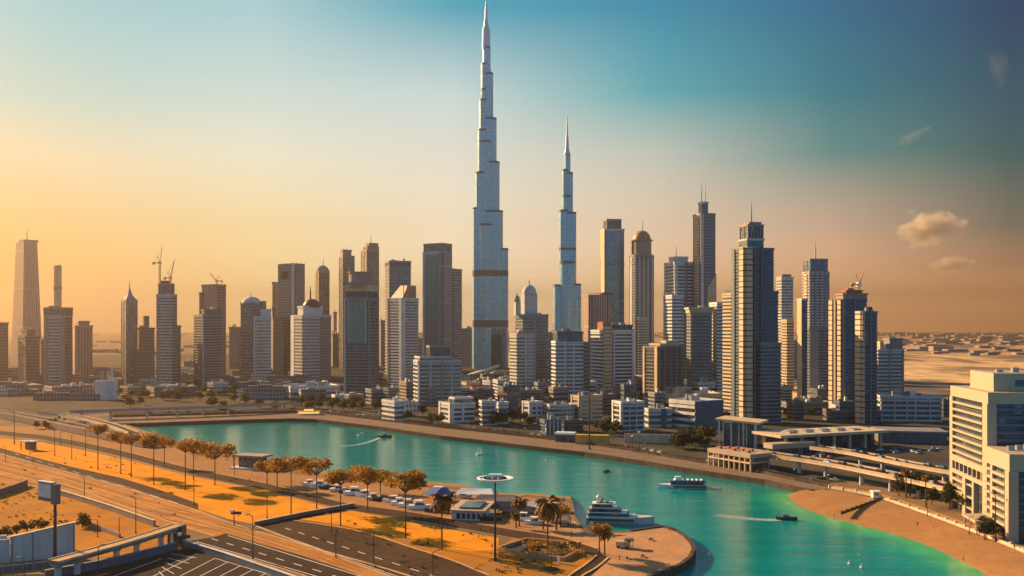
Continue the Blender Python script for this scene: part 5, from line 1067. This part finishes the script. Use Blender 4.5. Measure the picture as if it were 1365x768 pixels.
bx('flat_roof','grey_concrete',-16,Lw-4,6,20,4.6,5.0,t); bx('rear_wall','pale_concrete',-16,Lw-4,6.2,19.8,-.2,4.6,t)
for i in range(6): bx('roof_unit','grey_metal',-12+i*4.2,-10+i*4.2,9+(i%3)*3,11+(i%3)*3,4.9,6.2,t)
bx('side_wall','pale_concrete',-16,-.2,-.1,.6,-.2,hA-.4,t)
A=P(-10,764); B=P(98,752); t=thing('boundary_wall','low dark boundary wall with a pale rail below the grey shed','wall',(A.x,A.y,LZ)); u=B-A
wall_line('wall',[Vector((0,0,0)),u*.5,u],.5,-.2,1.7,'blue_grey_panel',None,t); wall_line('coping',[Vector((0,0,0)),u*.5,u],.75,1.7,1.9,'pale_concrete',None,t)  # blue-grey of the wall stands in for the shade on it
for i in range(9): p=u*(i/8); bx('post','grey_concrete',p.x-.3,p.x+.3,p.y-.4,p.y+.4,-.2,2.2,t)
# the advertising hoarding, its face blank
p=P(73.5,752); k=p.y/F; t=thing('billboard','blank grey hoarding with a dark end on a single tall post','billboard',p,R(-34)); h0=(752-672)*k; h1=(752-645)*k
mb=MB(); mb.lathe([(.55,-.2),(.45,h1-.5)],10); mb.build('post','dark_metal',t)
bx('panel','white_concrete',-8.8,-1.2,-.7,.6,h0+1.8,h1-.4,t); bx('frame','brown_concrete',-9.2,-1.0,-.5,.9,h0+.6,h1,t); bx('end_box','brown_concrete',-1.1,1.2,-.9,1.2,h0,h1-.1,t); bx('top_rail','pale_concrete',-9.3,-1.0,-.85,1.0,h1+.0,h1+.35,t)
# footbridge
zd=LZ+6.0; a=P(60,752,zd); b=P(150,728,zd); c=P(236,701,zd); t,l,o=viaduct('footbridge','sunlit footbridge sloping up from the grey shed to the road edge',[(72,748),(150,727),(200,712),(237,700)],5.2,zd,6,cat='footbridge',thick=1.3,deck='brown_concrete',road='kerb_stone',grp='footbridges',side='tan_concrete',bar=.35)
e=P(236,701,zd)-o; mb=MB(); mb.box(e.x-2.6,e.x+2.6,e.y-2.4,e.y+2.4,-.1+LZ-.0,zd+.05); mb.build('stair_tower','dark_metal',t)
# road edge retaining wall above the car park and low walls round it
def lowwall(label,pts,w,h,mat,cap=None):
    l=[P(*q) for q in pts]; o=l[0].copy(); t=thing('retaining_wall',label,'wall',(o.x,o.y,LZ),0,'retaining walls'); q=[p-o for p in l]; wall_line('wall',q,w,-.2,h,mat,None,t)
    if cap: wall_line('coping',q,w+.3,h,h+.2,cap,None,t)
    return t
lowwall('dark retaining wall along the carriageway above the car park',[(246,728),(300,745),(352,763),(400,780)],.8,2.0,'blue_grey_panel','pale_concrete')  # shade on the wall put into its blue-grey colour
lowwall('dark blue wall along the foot of the footbridge',[(60,772),(150,755),(236,733)],.8,2.6,'blue_grey_panel','grey_concrete')  # dark blue is shadow painted in as the wall's colour
lowwall('low kerb wall along the bend of the sandy road',[(66,656),(100,666),(150,682),(206,702)],.8,2.3,'brown_concrete','tan_concrete')
lowwall('low dark wall on the inland edge by the hoarding',[(-10,664),(18,655),(36,648)],.8,3.2,'brown_concrete')
lowwall('low wall beside the diagonal path across the lawn',[(340,701),(400,688.5),(472,675.5)],.7,1.5,'brown_concrete','tan_concrete')
lowwall('dark wall behind the footbridge stair',[(112,700),(135,707),(160,717)],.7,1.6,'brown_concrete')
# bus shelter in the lawn
p=P(30,600); t=thing('shelter','small flat-roofed shelter at the hazy end of the lawn','shelter',p,R(-8)); k=p.y/F
bx('roof','white_concrete',-1,18*k,-2,4,11*k,11*k+.6,t); bx('back_wall','bronze_glass',0,16*k,2.6,3,0,11*k,t)
for x in (0,16*k): bx('post','dark_metal',x-.2,x+.2,-1.6,-1.2,0,11*k,t)
# planter with hedge and dark pool by the plaza
rect_=[P(*q) for q in [(664,734),(702,722),(757,727),(770,739),(752,748),(700,743)]]; o=rect_[0]; t=thing('planter','walled planter with clipped hedges and a dark pool beside the palm','planter',o); q=[p-o for p in rect_]
wall_line('kerb_wall',q+[q[0]],1.0,-.2,1.4,'paving',None,t)
def sub(name,pts,z,mat):
    mb=MB(); w=[P(*p)-o for p in pts]
    if sum(a.x*b.y-b.x*a.y for a,b in zip(w,w[1:]+w[:1]))<0: w.reverse()
    mb.prism([(p.x,p.y) for p in w],-.3,z); return mb.build(name,mat,t)
sub('pool','670,733 700,724 707,728 694,738'.split() and [(670,733),(698,724.5),(708,728.5),(692,738)],.35,'dark_metal'); sub('soil_bed',[(704,740),(712,730),(752,729),(765,739),(748,746)],.6,'soil')
for (x,y,w_,d_,h_) in [(708,731,1,8,1.9),(730,730,9,3,1.7),(752,735,6,4,2.6),(735,741,11,3,1.9)]:
    c=P(x,y)-o; r2=random.Random(x)
    def f(rn,c=c): 
        v=Vector((rn.uniform(-1,1)*w_,rn.uniform(-1,1)*d_*.6,rn.uniform(.2,1)*h_)); return v+Vector((c.x,c.y,.4)),Vector((rn.gauss(0,1),rn.gauss(0,1),1)).normalized()
    leafcloud(r2,260,f,.5).build('hedge','green_leaf' if h_>2 else 'golden_leaf',t)
# sapling on a round bed
p=P(735,759); t=thing('sapling','thin sapling in a round dark bed on the orange verge','tree',p); mb=MB(); mb.lathe([(2.6,-.1),(2.5,.25),(.2,.3)],16); mb.build('bed','soil',t); mb=MB(); mb.lathe([(.14,0),(.1,7)],6); mb.build('trunk','bark',t); leafcloud(random.Random(2),50,lambda rn:(Vector((rn.gauss(0,.5),rn.gauss(0,.5),7+rn.gauss(0,.4))),Vector((0,0,1))),.4).build('crown','golden_leaf',t)
p=P(745,751); t=thing('marker_post','short white marker post at the corner of the planter','post',p); bx('post','white_paint',-.35,.35,-.35,.35,0,2.6,t); bx('cap','dark_metal',-.4,.4,-.4,.4,2.6,2.8,t)
# ------------------------------------------------------------------ boats
def hull(L_,B_,h,mat,parent,rake=.15,name='hull',bow=1):
    mb=MB(); n=10; secs=[]
    for i in range(n+1):
        f=i/n; w=B_/2*(1 if f<.55 else math.cos((f-.55)/.45*math.pi/2)**.75+.001); sh=h*(1+.25*f*f); x=(-L_/2+L_*f)
        secs.append([(x,-w,sh),(x-rake*L_*.0,-w*.72,-.4),(x,w*.72,-.4),(x,w,sh)])
    for s_ in secs: mb.v += s_
    for i in range(n):
        for k in range(3): a=i*4+k; mb.face((a,a+1,a+5,a+4))
        mb.face((i*4+3,i*4,i*4+4,i*4+7))
    mb.face((0,3,2,1)); mb.face((n*4,n*4+1,n*4+2,n*4+3)); return mb.build(name,mat,parent)
def yacht(label,loc,rz,L_):
    t=thing('yacht',label,'yacht',loc,rz); B_=L_*.27; h=L_*.11; hull(L_,B_,h,'pale_concrete',t)
    mb=MB(); mb.box(-L_*.46,L_*.2,-B_*.51,B_*.51,h*.55,h*.85); mb.build('hull_window','dark_glass',t)
    z=h*1.05
    for i,(a,b,w) in enumerate([(-.48,.22,.96),(-.46,.10,.86),(-.42,-.06,.70)]):
        x0,x1=L_*a,L_*b; hh=L_*.075; f=1.2 if i<2 else .8
        mb=MB(); p0=[(x0,-B_*w/2),(x1,-B_*w/2),(x1,B_*w/2),(x0,B_*w/2)]; p1=[(x0+.3,-B_*w*.47),(x1-hh*f,-B_*w*.45),(x1-hh*f,B_*w*.45),(x0+.3,B_*w*.47)]
        mb.prism(p0,z,z+hh*.2); mb.build('deck','white_paint',t); mb=MB(); mb.prism(p1,z+hh*.25,z+hh*.95); mb.build('cabin_window','dark_glass',t)
        mb=MB(); mb.box(x0-.1,x0+1.0,-B_*w*.49,B_*w*.49,z+hh*.2,z+hh); mb.build('aft_bulkhead','cream_render',t)
        z+=hh
    mb=MB(); mb.prism([(-L_*.42,-B_*.36),(-L_*.08,-B_*.34),(-L_*.08,B_*.34),(-L_*.42,B_*.36)],z,z+.35); mb.build('top_deck','white_paint',t)
    mb=MB(); mb.tube((-L_*.28,0,z),(-L_*.26,0,z+L_*.11),.35,.2,8); mb.tube((-L_*.26,-2,z+L_*.08),(-L_*.26,2,z+L_*.08),.15,n=6); mb.build('mast','dark_metal',t)
    mb=MB(); mb.lathe([(.1,z+L_*.07),(.9,z+L_*.09),(.9,z+L_*.115),(.3,z+L_*.14)],12,-L_*.33,.8); mb.build('radar_dome','white_paint',t)
    mb=MB()
    for i in range(9): x=L_*(.16+.035*i); mb.tube((x,-B_*.30*(1-i*.09),h*1.05),(x,-B_*.30*(1-i*.09),h*1.05+1.1),.06,n=5)
    mb.tube((L_*.16,-B_*.3,h*1.05+1.1),(L_*.44,-B_*.09,h*1.1+1.2),.07,n=5); mb.build('rail','grey_metal',t)
    for i in range(5): mb=MB(); x=-L_*.36+i*L_*.05; mb.box(x,x+.9,-B_*.22,B_*.22,z+.35,z+.9); mb.build('lounger','dark_metal' if i%2 else 'cream_render',t)
    return t
a=P(786,701,0); b=P(872,700,0); yacht('three-deck white yacht with a stubby mast, moored behind the round plaza',((a.x+b.x)/2,a.y+6,0),R(-9),27.5).scale=(1,1.1,.84)
def ferry(label,loc,rz,L_):
    t=thing('ferry',label,'ferry',loc,rz); hull(L_,L_*.24,1.5,'white_paint',t); bx('cabin','dark_glass',-L_*.46,L_*.24,-L_*.10,L_*.10,1.5,3.3,t); bx('roof','blue_grey_panel',-L_*.48,L_*.27,-L_*.115,L_*.115,3.3,3.7,t); bx('fender','dark_metal',-L_*.49,L_*.18,-L_*.126,L_*.126,.5,1.2,t)
    bx('wheelhouse','white_paint',L_*.02,L_*.14,-1.2,1.2,3.7,5.6,t); mb=MB(); mb.tube((-1,0,3.7),(-1,0,9),.16,.08,6); mb.tube((-1,-1.2,7),(-1,1.2,7),.08,n=5); mb.build('mast','dark_metal',t)
    for i in range(7): bx('bench','white_paint',-L_*.42+i*2.2,-L_*.42+i*2.2+.9,-2,2,3.7,4.2,t)
    return t
p=P(909,650,0); ferry('long low dark ferry with a white bow, crossing the wide part of the creek',(p.x,p.y,0),R(176),24)
def launch(label,loc,rz,L_,group,dark=False):
    t=thing('motor_boat',label,'boat',loc,rz,group); hull(L_,L_*.3,L_*.13,'dark_metal' if dark else 'white_paint',t); z=L_*.13
    mb=MB(); mb.prism([(-L_*.2,-L_*.11),(L_*.2,-L_*.11),(L_*.2,L_*.11),(-L_*.2,L_*.11)],z,z+L_*.1,0,None,[(-L_*.16,-L_*.09),(L_*.08,-L_*.08),(L_*.08,L_*.08),(-L_*.16,L_*.09)]); mb.build('cabin','dark_glass',t)
    mb=MB(); mb.box(-L_*.24,L_*.1,-L_*.12,L_*.12,z+L_*.17,z+L_*.19)
    for x in (-L_*.22,L_*.07):
        for y in (-L_*.1,L_*.1): mb.tube((x,y,z),(x,y,z+L_*.18),.06,n=5)
    mb.build('canopy','white_paint' if not dark else 'grey_metal',t)
    bx('engine','dark_metal',-L_*.53,-L_*.46,-.4,.4,z*.3,z*1.2,t)
    return t
BG='motor boats on the creek'
p=P(1049,693,0); launch('dark motor boat at the head of the long white wake',(p.x,p.y,0),R(-14),8.5,BG,True)
p=P(513,583,0); launch('dark motor boat trailing a pale wake in the far creek',(p.x,p.y,0),R(10),10,BG,True)
p=P(481,581,0); launch('small bright white boat ahead of the pale wake',(p.x,p.y,0),R(160),6.5,BG)
p=P(809,629,0); launch('small dark boat alone in mid-creek, off the far promenade',(p.x,p.y,0),R(60),6,BG,True)
def sail(label,loc,rz,L_):
    t=thing('sailing_dinghy',label,'sailing boat',loc,rz); hull(L_,L_*.34,.7,'white_paint',t); mb=MB(); mb.tube((0,0,.6),(0,0,L_*1.2),.09,.05,6); mb.build('mast','grey_metal',t); mb=MB(); mb.v=[(-.1,.03,1),(-L_*.45,.25,1),(-.1,.03,L_*1.15),(-.1,-.03,1),(-L_*.45,.19,1),(-.1,-.03,L_*1.15)]; 
    for f in ((0,1,2),(5,4,3),(0,3,4,1),(1,4,5,2),(2,5,3,0)): mb.face(f)
    mb.build('sail','white_paint',t); return t
p=P(639,606,0); sail('tiny dinghy with a rust-tinted sail under the far promenade',(p.x,p.y,0),R(30),4.2)
for px,py,lab in [(728,614,'lone white buoy below the container wall'),(681,640,'white buoy just behind the saucer lamp'),(945,741,'white buoy off the round plaza'),(1132,752,'white buoy near the green shallows'),(1148,757,'second white buoy near the green shallows, closer to the beach')]:
    p=P(px,py,0); t=thing('buoy',lab,'buoy',(p.x,p.y,0),0,'mooring buoys'); mb=MB(); mb.lathe([(.3,-.3),(.8,.1),(.75,.6),(.2,.9)],12); mb.build('float','white_paint',t); mb=MB(); mb.lathe([(.08,.8),(.06,1.9),(.16,1.95),(.02,2.2)],6); mb.build('topmark','white_paint',t); t.scale=(.65,.65,.65)
# wakes: churned foam
m,nt,b=newmat('foam'); t_=nt.nodes.new('ShaderNodeTexCoord'); n1=N(nt,'ShaderNodeTexNoise',ins={'Scale':.9,'Detail':7.0,'Roughness':.7}); L(nt,t_.outputs['Object'],n1.inputs['Vector']); b.inputs['Base Color'].default_value=(.75,.74,.70,1); b.inputs['Roughness'].default_value=.8
at2=N(nt,'ShaderNodeAttribute',attribute_name='depth'); L(nt,mth(nt,'MULTIPLY',ramp(nt,n1.outputs['Fac'],[(.38,(.08,.08,.08)),(.62,(.9,.9,.9))]),at2.outputs['Fac']),b.inputs['Alpha'])
def wake(pts,w0,w1,fade=.15):
    l=smooth([P(*q,.06) for q in pts],2); n=len(l); mb=MB(); dv=[]
    for i,p in enumerate(l):
        d=l[min(i+1,n-1)]-l[max(0,i-1)]; s_=Vector((-d.y,d.x,0)).normalized(); w=w0+(w1-w0)*i/(n-1)
        for k,a in ((-1,.0),(-.55,1),(.0,.8),(.55,1),(1,.0)): mb.v.append(tuple(p+s_*w*k)); dv.append(a*(1-(1-fade)*i/(n-1)))
    for i in range(n-1):
        for k in range(4): a=i*5+k; mb.face((a,a+1,a+6,a+5))
    for i,f in enumerate(mb.f): mb.u[i]=tuple((mb.v[k][0],mb.v[k][1]) for k in f)
    o=mb.build('wake_foam','foam'); av=o.data.attributes.new('depth','FLOAT','POINT'); av.data.foreach_set('value',dv); tag(o,kind='stuff')
wake([(1040,693),(1015,693),(985,690),(952,686.5)],2.2,4.5,.25); wake([(508,583),(490,590),(470,594),(452,595)],1.5,3.5,.3); wake([(905,652),(930,651),(960,650)],1.0,3,.1)
# the bright illuminated boat at the bend of the far quay
p=P(412,557,0); t=thing('lit_boat','moored party boat glowing with gold lights at the bend of the far quay','boat',(p.x,p.y+4,0),R(4)); hull(24,6,3.2,'gold_stone',t); bx('lower_deck','ship_light',-10,8,-2.4,2.4,3.4,5.2,t); bx('roof','gold_stone',-11,9,-2.8,2.8,5.2,5.7,t); bx('upper_deck','ship_light',-5,3,-1.6,1.6,5.7,7.2,t); mb=MB(); mb.tube((-1,0,7),(-1,0,12),.2,.1,6); mb.build('mast','gold_stone',t)
# houseboat and the marina on the near shore
p=P(312,624); t=thing('houseboat','flat-roofed brown houseboat with a wide porch by the near shore','houseboat',(p.x,p.y,LZ),R(-20)); bx('cabin','brown_punched',3,16,0,8,.8,6.5,t); bx('roof','rose_stone',0,19,-1.5,9.5,6.5,7.4,t); bx('deck','white_concrete',-1,19,-3,9,-.2,.8,t); bx('porch_window','bronze_glass',8,15.5,-.15,.2,1.6,5,t)
for x in (.6,18.2): bx('post','dark_metal',x-.2,x+.2,-1.2,-.8,.8,6.5,t)
MG='boats laid up on the near shore'
mar=[(452,655,9,20),(463,658,8,200),(474,660,11,15),(486,662,9,190),(499,666,8,25),(512,668,10,10),(523,670,9,195),(534,673,9,20),(545,676,10,10),(437,652,8,15),(425,649,9,190),(414,647,8,25),(560,679,11,12),(580,683,9,195),(700,694,9,10),(712,699,8,200),(592,661,9,20),(604,662,8,10),(690,682,9,15),(616,664,8,190),(636,690,9,12),(655,694,9,20),(745,697,8,15)]
for i,(px,py,L_,a) in enumerate(mar):
    p=P(px,py); launch('%s small %s boat laid up between the trees and the near shore'%(nth(i),'dark' if i%4==1 else 'white'),(p.x,p.y,LZ+.4),R(a-20),L_,MG,i%4==1)
# beach-club pavilions
p=P(563,668); t=thing('sail_tent','white and blue peaked tent between two umbrella trees','tent',(p.x,p.y,LZ),R(-15)); rough('blue_fabric',(.03,.09,.28),.7)
mb=MB(); mb.prism([(0,0),(9,0),(9,7),(0,7)],3,6.2,0,None,[(4,2.5),(8.5,2.5),(8.5,5),(4,5)]); mb.build('canopy','white_paint',t); mb=MB(); mb.prism([(6,-.4),(11,-.4),(11,7.4),(6,7.4)],3.2,5.8,0,None,[(8,2),(10,2),(10,5),(8,5)]); mb.build('side_panel','blue_fabric',t)
for x,y in ((0,0),(10.6,0),(10.6,7),(0,7)): bx('pole','grey_metal',x-.12,x+.12,y-.12,y+.12,0,3.2,t)
p=P(602,693); t=thing('beach_club','wide low white beach club with a dark glass roof panel','building',(p.x,p.y,LZ),R(-10)); k=p.y/F
bx('wall','white_concrete',0,44*k,0,12,-.2,3.6,t); bx('roof_slab','cream_render',-1,46*k,-1.2,22,3.6,4.2,t); bx('roof_glass','dark_glass',9*k,36*k,2,17,4.18,4.9,t)
for i in range(6): bx('window','dark_glass',2+i*7*k,2+i*7*k+5*k,-.15,.2,.6,2.8,t)
for i,(px,py,w,d_,h,mt,lab) in enumerate([(622,667,18,9,5,'white_paint','white pitched canopy nearest the sand spit'),(648,676,20,9,5,'brown_concrete','long brown canopy behind the saucer lamp pole'),(664,684,14,8,4,'dark_metal','dark low canopy right of the saucer lamp pole'),(678,690,15,7,4.5,'dark_metal','dark canopy beside the first feathery palm'),(712,683,15,8,4,'white_concrete','white low canopy on the sand spit'),(738,701,9,6,4,'rose_stone','rose canopy next to the moored yacht')]):
    p=P(px,py); t=thing('shade_canopy',lab,'canopy',(p.x-w*.3,p.y,LZ),R(-12),'shade canopies of the beach club'); mb=MB(); mb.v=[(0,0,h*.6),(w,0,h*.6),(w,d_,h*.6),(0,d_,h*.6),(w*.12,d_*.45,h),(w*.88,d_*.55,h)]
    for f in ((0,1,5,4),(1,2,5),(2,3,4,5),(3,0,4),(3,2,1,0)): mb.face(f)
    mb.build('roof',mt,t)
    for x,y in ((.4,.4),(w-.4,.4),(w-.4,d_-.4),(.4,d_-.4)): bx('post','dark_metal',x-.15,x+.15,y-.15,y+.15,0,h*.6,t)
# cart kiosk, benches and people on the plaza
p=P(821,731); t=thing('vendor_cart','ochre vendor cart with a dark awning on the round plaza','cart',(p.x,p.y,LZ),R(-10)); bx('body','gold_stone',0,5,0,2.2,.5,2.4,t); bx('awning','dark_metal',3,6.2,-.8,3,2.8,3.1,t)
for x in (3.2,6): bx('post','dark_metal',x-.08,x+.08,-.6,-.44,.1,2.8,t)
for x in (.8,4): mb=MB(); mb.tube((x,-.15,.45),(x,.05,.45),.45,n=12); mb.build('wheel','tyre',t)
def bench(label,px,py,rz):
    p=P(px,py); t=thing('bench',label,'bench',(p.x,p.y,LZ),rz,'benches on the round plaza'); bx('seat','brown_concrete',-1.1,1.1,-.28,.28,.42,.52,t); bx('backrest','brown_concrete',-1.1,1.1,.24,.32,.6,1.0,t)
    for x in (-.9,.9): bx('leg','dark_metal',x-.08,x+.08,-.25,.3,-.05,.42,t)
    return t
for i,(px,py,lab) in enumerate([(875,702,'bench at the top of the round plaza near the yacht bow'),(895,707,'bench at the curve of the plaza rim'),(868,721,'bench in the middle of the round plaza'),(857,743,'bench near the water steps of the plaza'),(836,745,'bench by the ramp road kerb')]): bench(lab,px,py,R(20*i))
def person_mesh():
    me=bpy.data.meshes.new('person'); v=[(0,0,.95),(0,0,1.2),(0,0,1.42),(0,0,1.54),(0,.01,1.64),(0,0,1.74),(.12,0,.9),(.13,.04,.5),(.13,-.02,.08),(.13,-.14,.03),(-.12,0,.9),(-.13,-.06,.5),(-.13,-.1,.08),(-.13,-.22,.03),(.2,0,1.4),(.27,.03,1.12),(.26,-.08,.86),(-.2,0,1.4),(-.27,-.02,1.12),(-.26,.08,.86)]
    e=[(0,1),(1,2),(2,3),(3,4),(4,5),(0,6),(6,7),(7,8),(8,9),(0,10),(10,11),(11,12),(12,13),(2,14),(14,15),(15,16),(2,17),(17,18),(18,19)]
    r=[.15,.14,.15,.06,.1,.07,.1,.075,.05,.04,.1,.075,.05,.04,.065,.05,.04,.065,.05,.04]
    me.from_pydata(v,e,[]); o=bpy.data.objects.new('person',me); COL.objects.link(o); sk=o.modifiers.new('skin','SKIN')
    for i,x in enumerate(r): me.skin_vertices[0].data[i].radius=(x,x)
    me.skin_vertices[0].data[0].use_root=True
    o.modifiers.new('sub','SUBSURF').levels=1; dg=bpy.context.evaluated_depsgraph_get(); m2=bpy.data.meshes.new_from_object(o.evaluated_get(dg)); bpy.data.objects.remove(o); return m2
pm=person_mesh(); pms=[]
for mt in ('cloth_dark','cloth_pale'):
    q=pm.copy(); q.materials.clear(); q.materials.append(M[mt]); q.materials.append(M['skin']); 
    for f in q.polygons: f.material_index=1 if f.center.z>1.55 else 0
    pms.append(q)
ppl=[(100.5,613,0,'standing alone in the lawn past the dark pole'),(46,598,0,'near the shelter in the lawn'),(47.5,626,0,'beside the service road'),(333,642,0,'by the promenade road below the houseboat'),(581,705,0,'on the lawn under the first feathery palm'),(580,709,0,'a step behind the other on the lawn'),(656,732,0,'at the foot of the high mast'),(762,714,0,'walking on the plaza road verge'),(147,601,0,'on the promenade road at the hazy end'),(1284,748,0,'on the wet sand at the water edge'),(1243,708,1,'in the middle of the beach'),(1223,702,0,'on the beach toward the wall'),(1352,732,0,'on the beach promenade by the cream building'),(842,733,1,'in pale clothes on the round plaza'),(826,747,0,'near the ramp road on the plaza'),(1112,690,0,'on the round tip of the beach')]
for i,(px,py,c,lab) in enumerate(ppl):
    p=P(px,py); o=bpy.data.objects.new('person',pms[c]); COL.objects.link(o); o.location=(p.x,p.y,LZ+.08); o.rotation_euler=(0,0,rn.uniform(0,6.28)); tag(o,'person in %s clothes, %s'%('pale' if c else 'dark',lab) if 'pale' not in lab else 'person in pale clothes standing on the round plaza','person','people on the near bank and the beach')
# scrub and stones on the verges
m_=MB(); rn=random.Random(8)
for i in range(220):
    px,py=rn.choice([(rn.uniform(0,230),rn.uniform(612,690)),(rn.uniform(500,740),rn.uniform(735,768)),(rn.uniform(0,90),rn.uniform(655,700)),(rn.uniform(20,330),rn.uniform(600,690)),(rn.uniform(430,650),rn.uniform(690,730))])
    p=P(px,py); s_=rn.uniform(.25,.8)
    for k in range(7):
        a=rn.uniform(0,6.28); c=Vector((p.x+math.cos(a)*s_*.8,p.y+math.sin(a)*s_*.8,LZ+.1)); e=Vector((math.cos(a+1.5),math.sin(a+1.5),0))*s_*.35; m_.quad([c-e,c+e,c+e*.3+Vector((math.cos(a)*s_*.4,math.sin(a)*s_*.4,s_)),c-e*.3+Vector((math.cos(a)*s_*.4,math.sin(a)*s_*.4,s_*.9))])
tag(m_.build('scrub','green_leaf'),kind='stuff')
# ------------------------------------------------------------------ birds and clouds
def bird(label,px,py,d,s_):
    t=thing('bird',label,'bird',(X(px,d),d,Z(py,d)),R(random.uniform(0,180)),'birds over the city'); mb=MB(); mb.lathe([(.02,-.5),(.14,-.2),(.16,.1),(.05,.5)],8); b=mb.build('body','white_paint',t); b.rotation_euler=(R(90),0,0)
    for sg in (-1,1): mb=MB(); mb.v=[(0,-.15,.05),(sg*.7,-.1,.4),(sg*1.5,.1,.15),(sg*.7,.15,.38),(0,.2,.05),(0,-.15,.02),(sg*.7,-.1,.36),(sg*1.5,.1,.12),(sg*.7,.15,.34),(0,.2,.02)]; mb.face((0,1,2,3,4)); mb.face((9,8,7,6,5)); mb.build('wing','white_paint',t)
    t.scale=(s_,)*3
for px,py,lab in [(852,77,'pale bird high above the needle towers'),(1003,97,'pale bird in the teal sky above the giant dark tower'),(1192,103,'pale bird in the deep blue sky, the higher of two'),(1228,133,'pale bird in the deep blue sky, the lower of two'),(31,281,'dark speck of a bird above the hazy tapering slab')]: bird(lab,px,py,300,.55)
def cloudmat(name,dens,scale,thr):
    m=bpy.data.materials.new(name); m.use_nodes=True; nt=m.node_tree; nt.nodes.clear(); M[name]=m; o=nt.nodes.new('ShaderNodeOutputMaterial'); t=nt.nodes.new('ShaderNodeTexCoord')
    n1=N(nt,'ShaderNodeTexNoise',ins={'Scale':scale,'Detail':6.0,'Roughness':.6}); L(nt,t.outputs['Object'],n1.inputs['Vector'])
    ln=N(nt,'ShaderNodeVectorMath',operation='LENGTH'); L(nt,t.outputs['Object'],ln.inputs[0])
    f=mth(nt,'SUBTRACT',mth(nt,'ADD',mth(nt,'MULTIPLY',mth(nt,'SUBTRACT',1.0,ln.outputs['Value']),.9),mth(nt,'MULTIPLY',n1.outputs['Fac'],2.0)),thr+.35)
    d=mth(nt,'MULTIPLY',mth(nt,'MULTIPLY',f,3.0,clamp=True),dens)
    pv=N(nt,'ShaderNodeVolumePrincipled',ins={'Anisotropy':.0}); pv.inputs['Color'].default_value=(1,.88,.72,1); L(nt,d,pv.inputs['Density']); L(nt,pv.outputs[0],o.inputs['Volume'])
cloudmat('cloud_vapour',.0085,1.9,.98); cloudmat('thin_vapour',.00035,2.6,1.0)
def cloud(label,px,py,wpx,hpx,mat,d=12500,rot=0):
    mb=MB(); pr=[(math.cos(R(t)),math.sin(R(t))) for t in range(-85,86,17)]; mb.lathe(pr,20); o=mb.build('cloud',mat); o.location=(X(px,d),d,Z(py,d)); o.scale=(wpx/2*d/F,wpx/2.6*d/F,hpx/2*d/F); o.rotation_euler=(0,R(rot),0); tag(o,label,'cloud','small clouds over the desert')
cloud('largest puffy orange cloud over the desert',1238,303,112,66,'cloud_vapour'); cloud('faint small puff left of and below the largest cloud',1182,349,56,44,'thin_vapour'); cloud('flat low orange cloud under the largest one',1266,352,74,36,'cloud_vapour')
cloud('pale streak of cloud in the dark blue corner of the sky',1330,90,44,84,'thin_vapour',12500,-20); cloud('thin slanting wisp below the two pale birds',1215,182,84,24,'thin_vapour',12500,-25); cloud('faint puff above the stepped white tower',928,226,40,20,'thin_vapour'); cloud('faintest small puff above the domed tower',878,244,30,16,'thin_vapour')
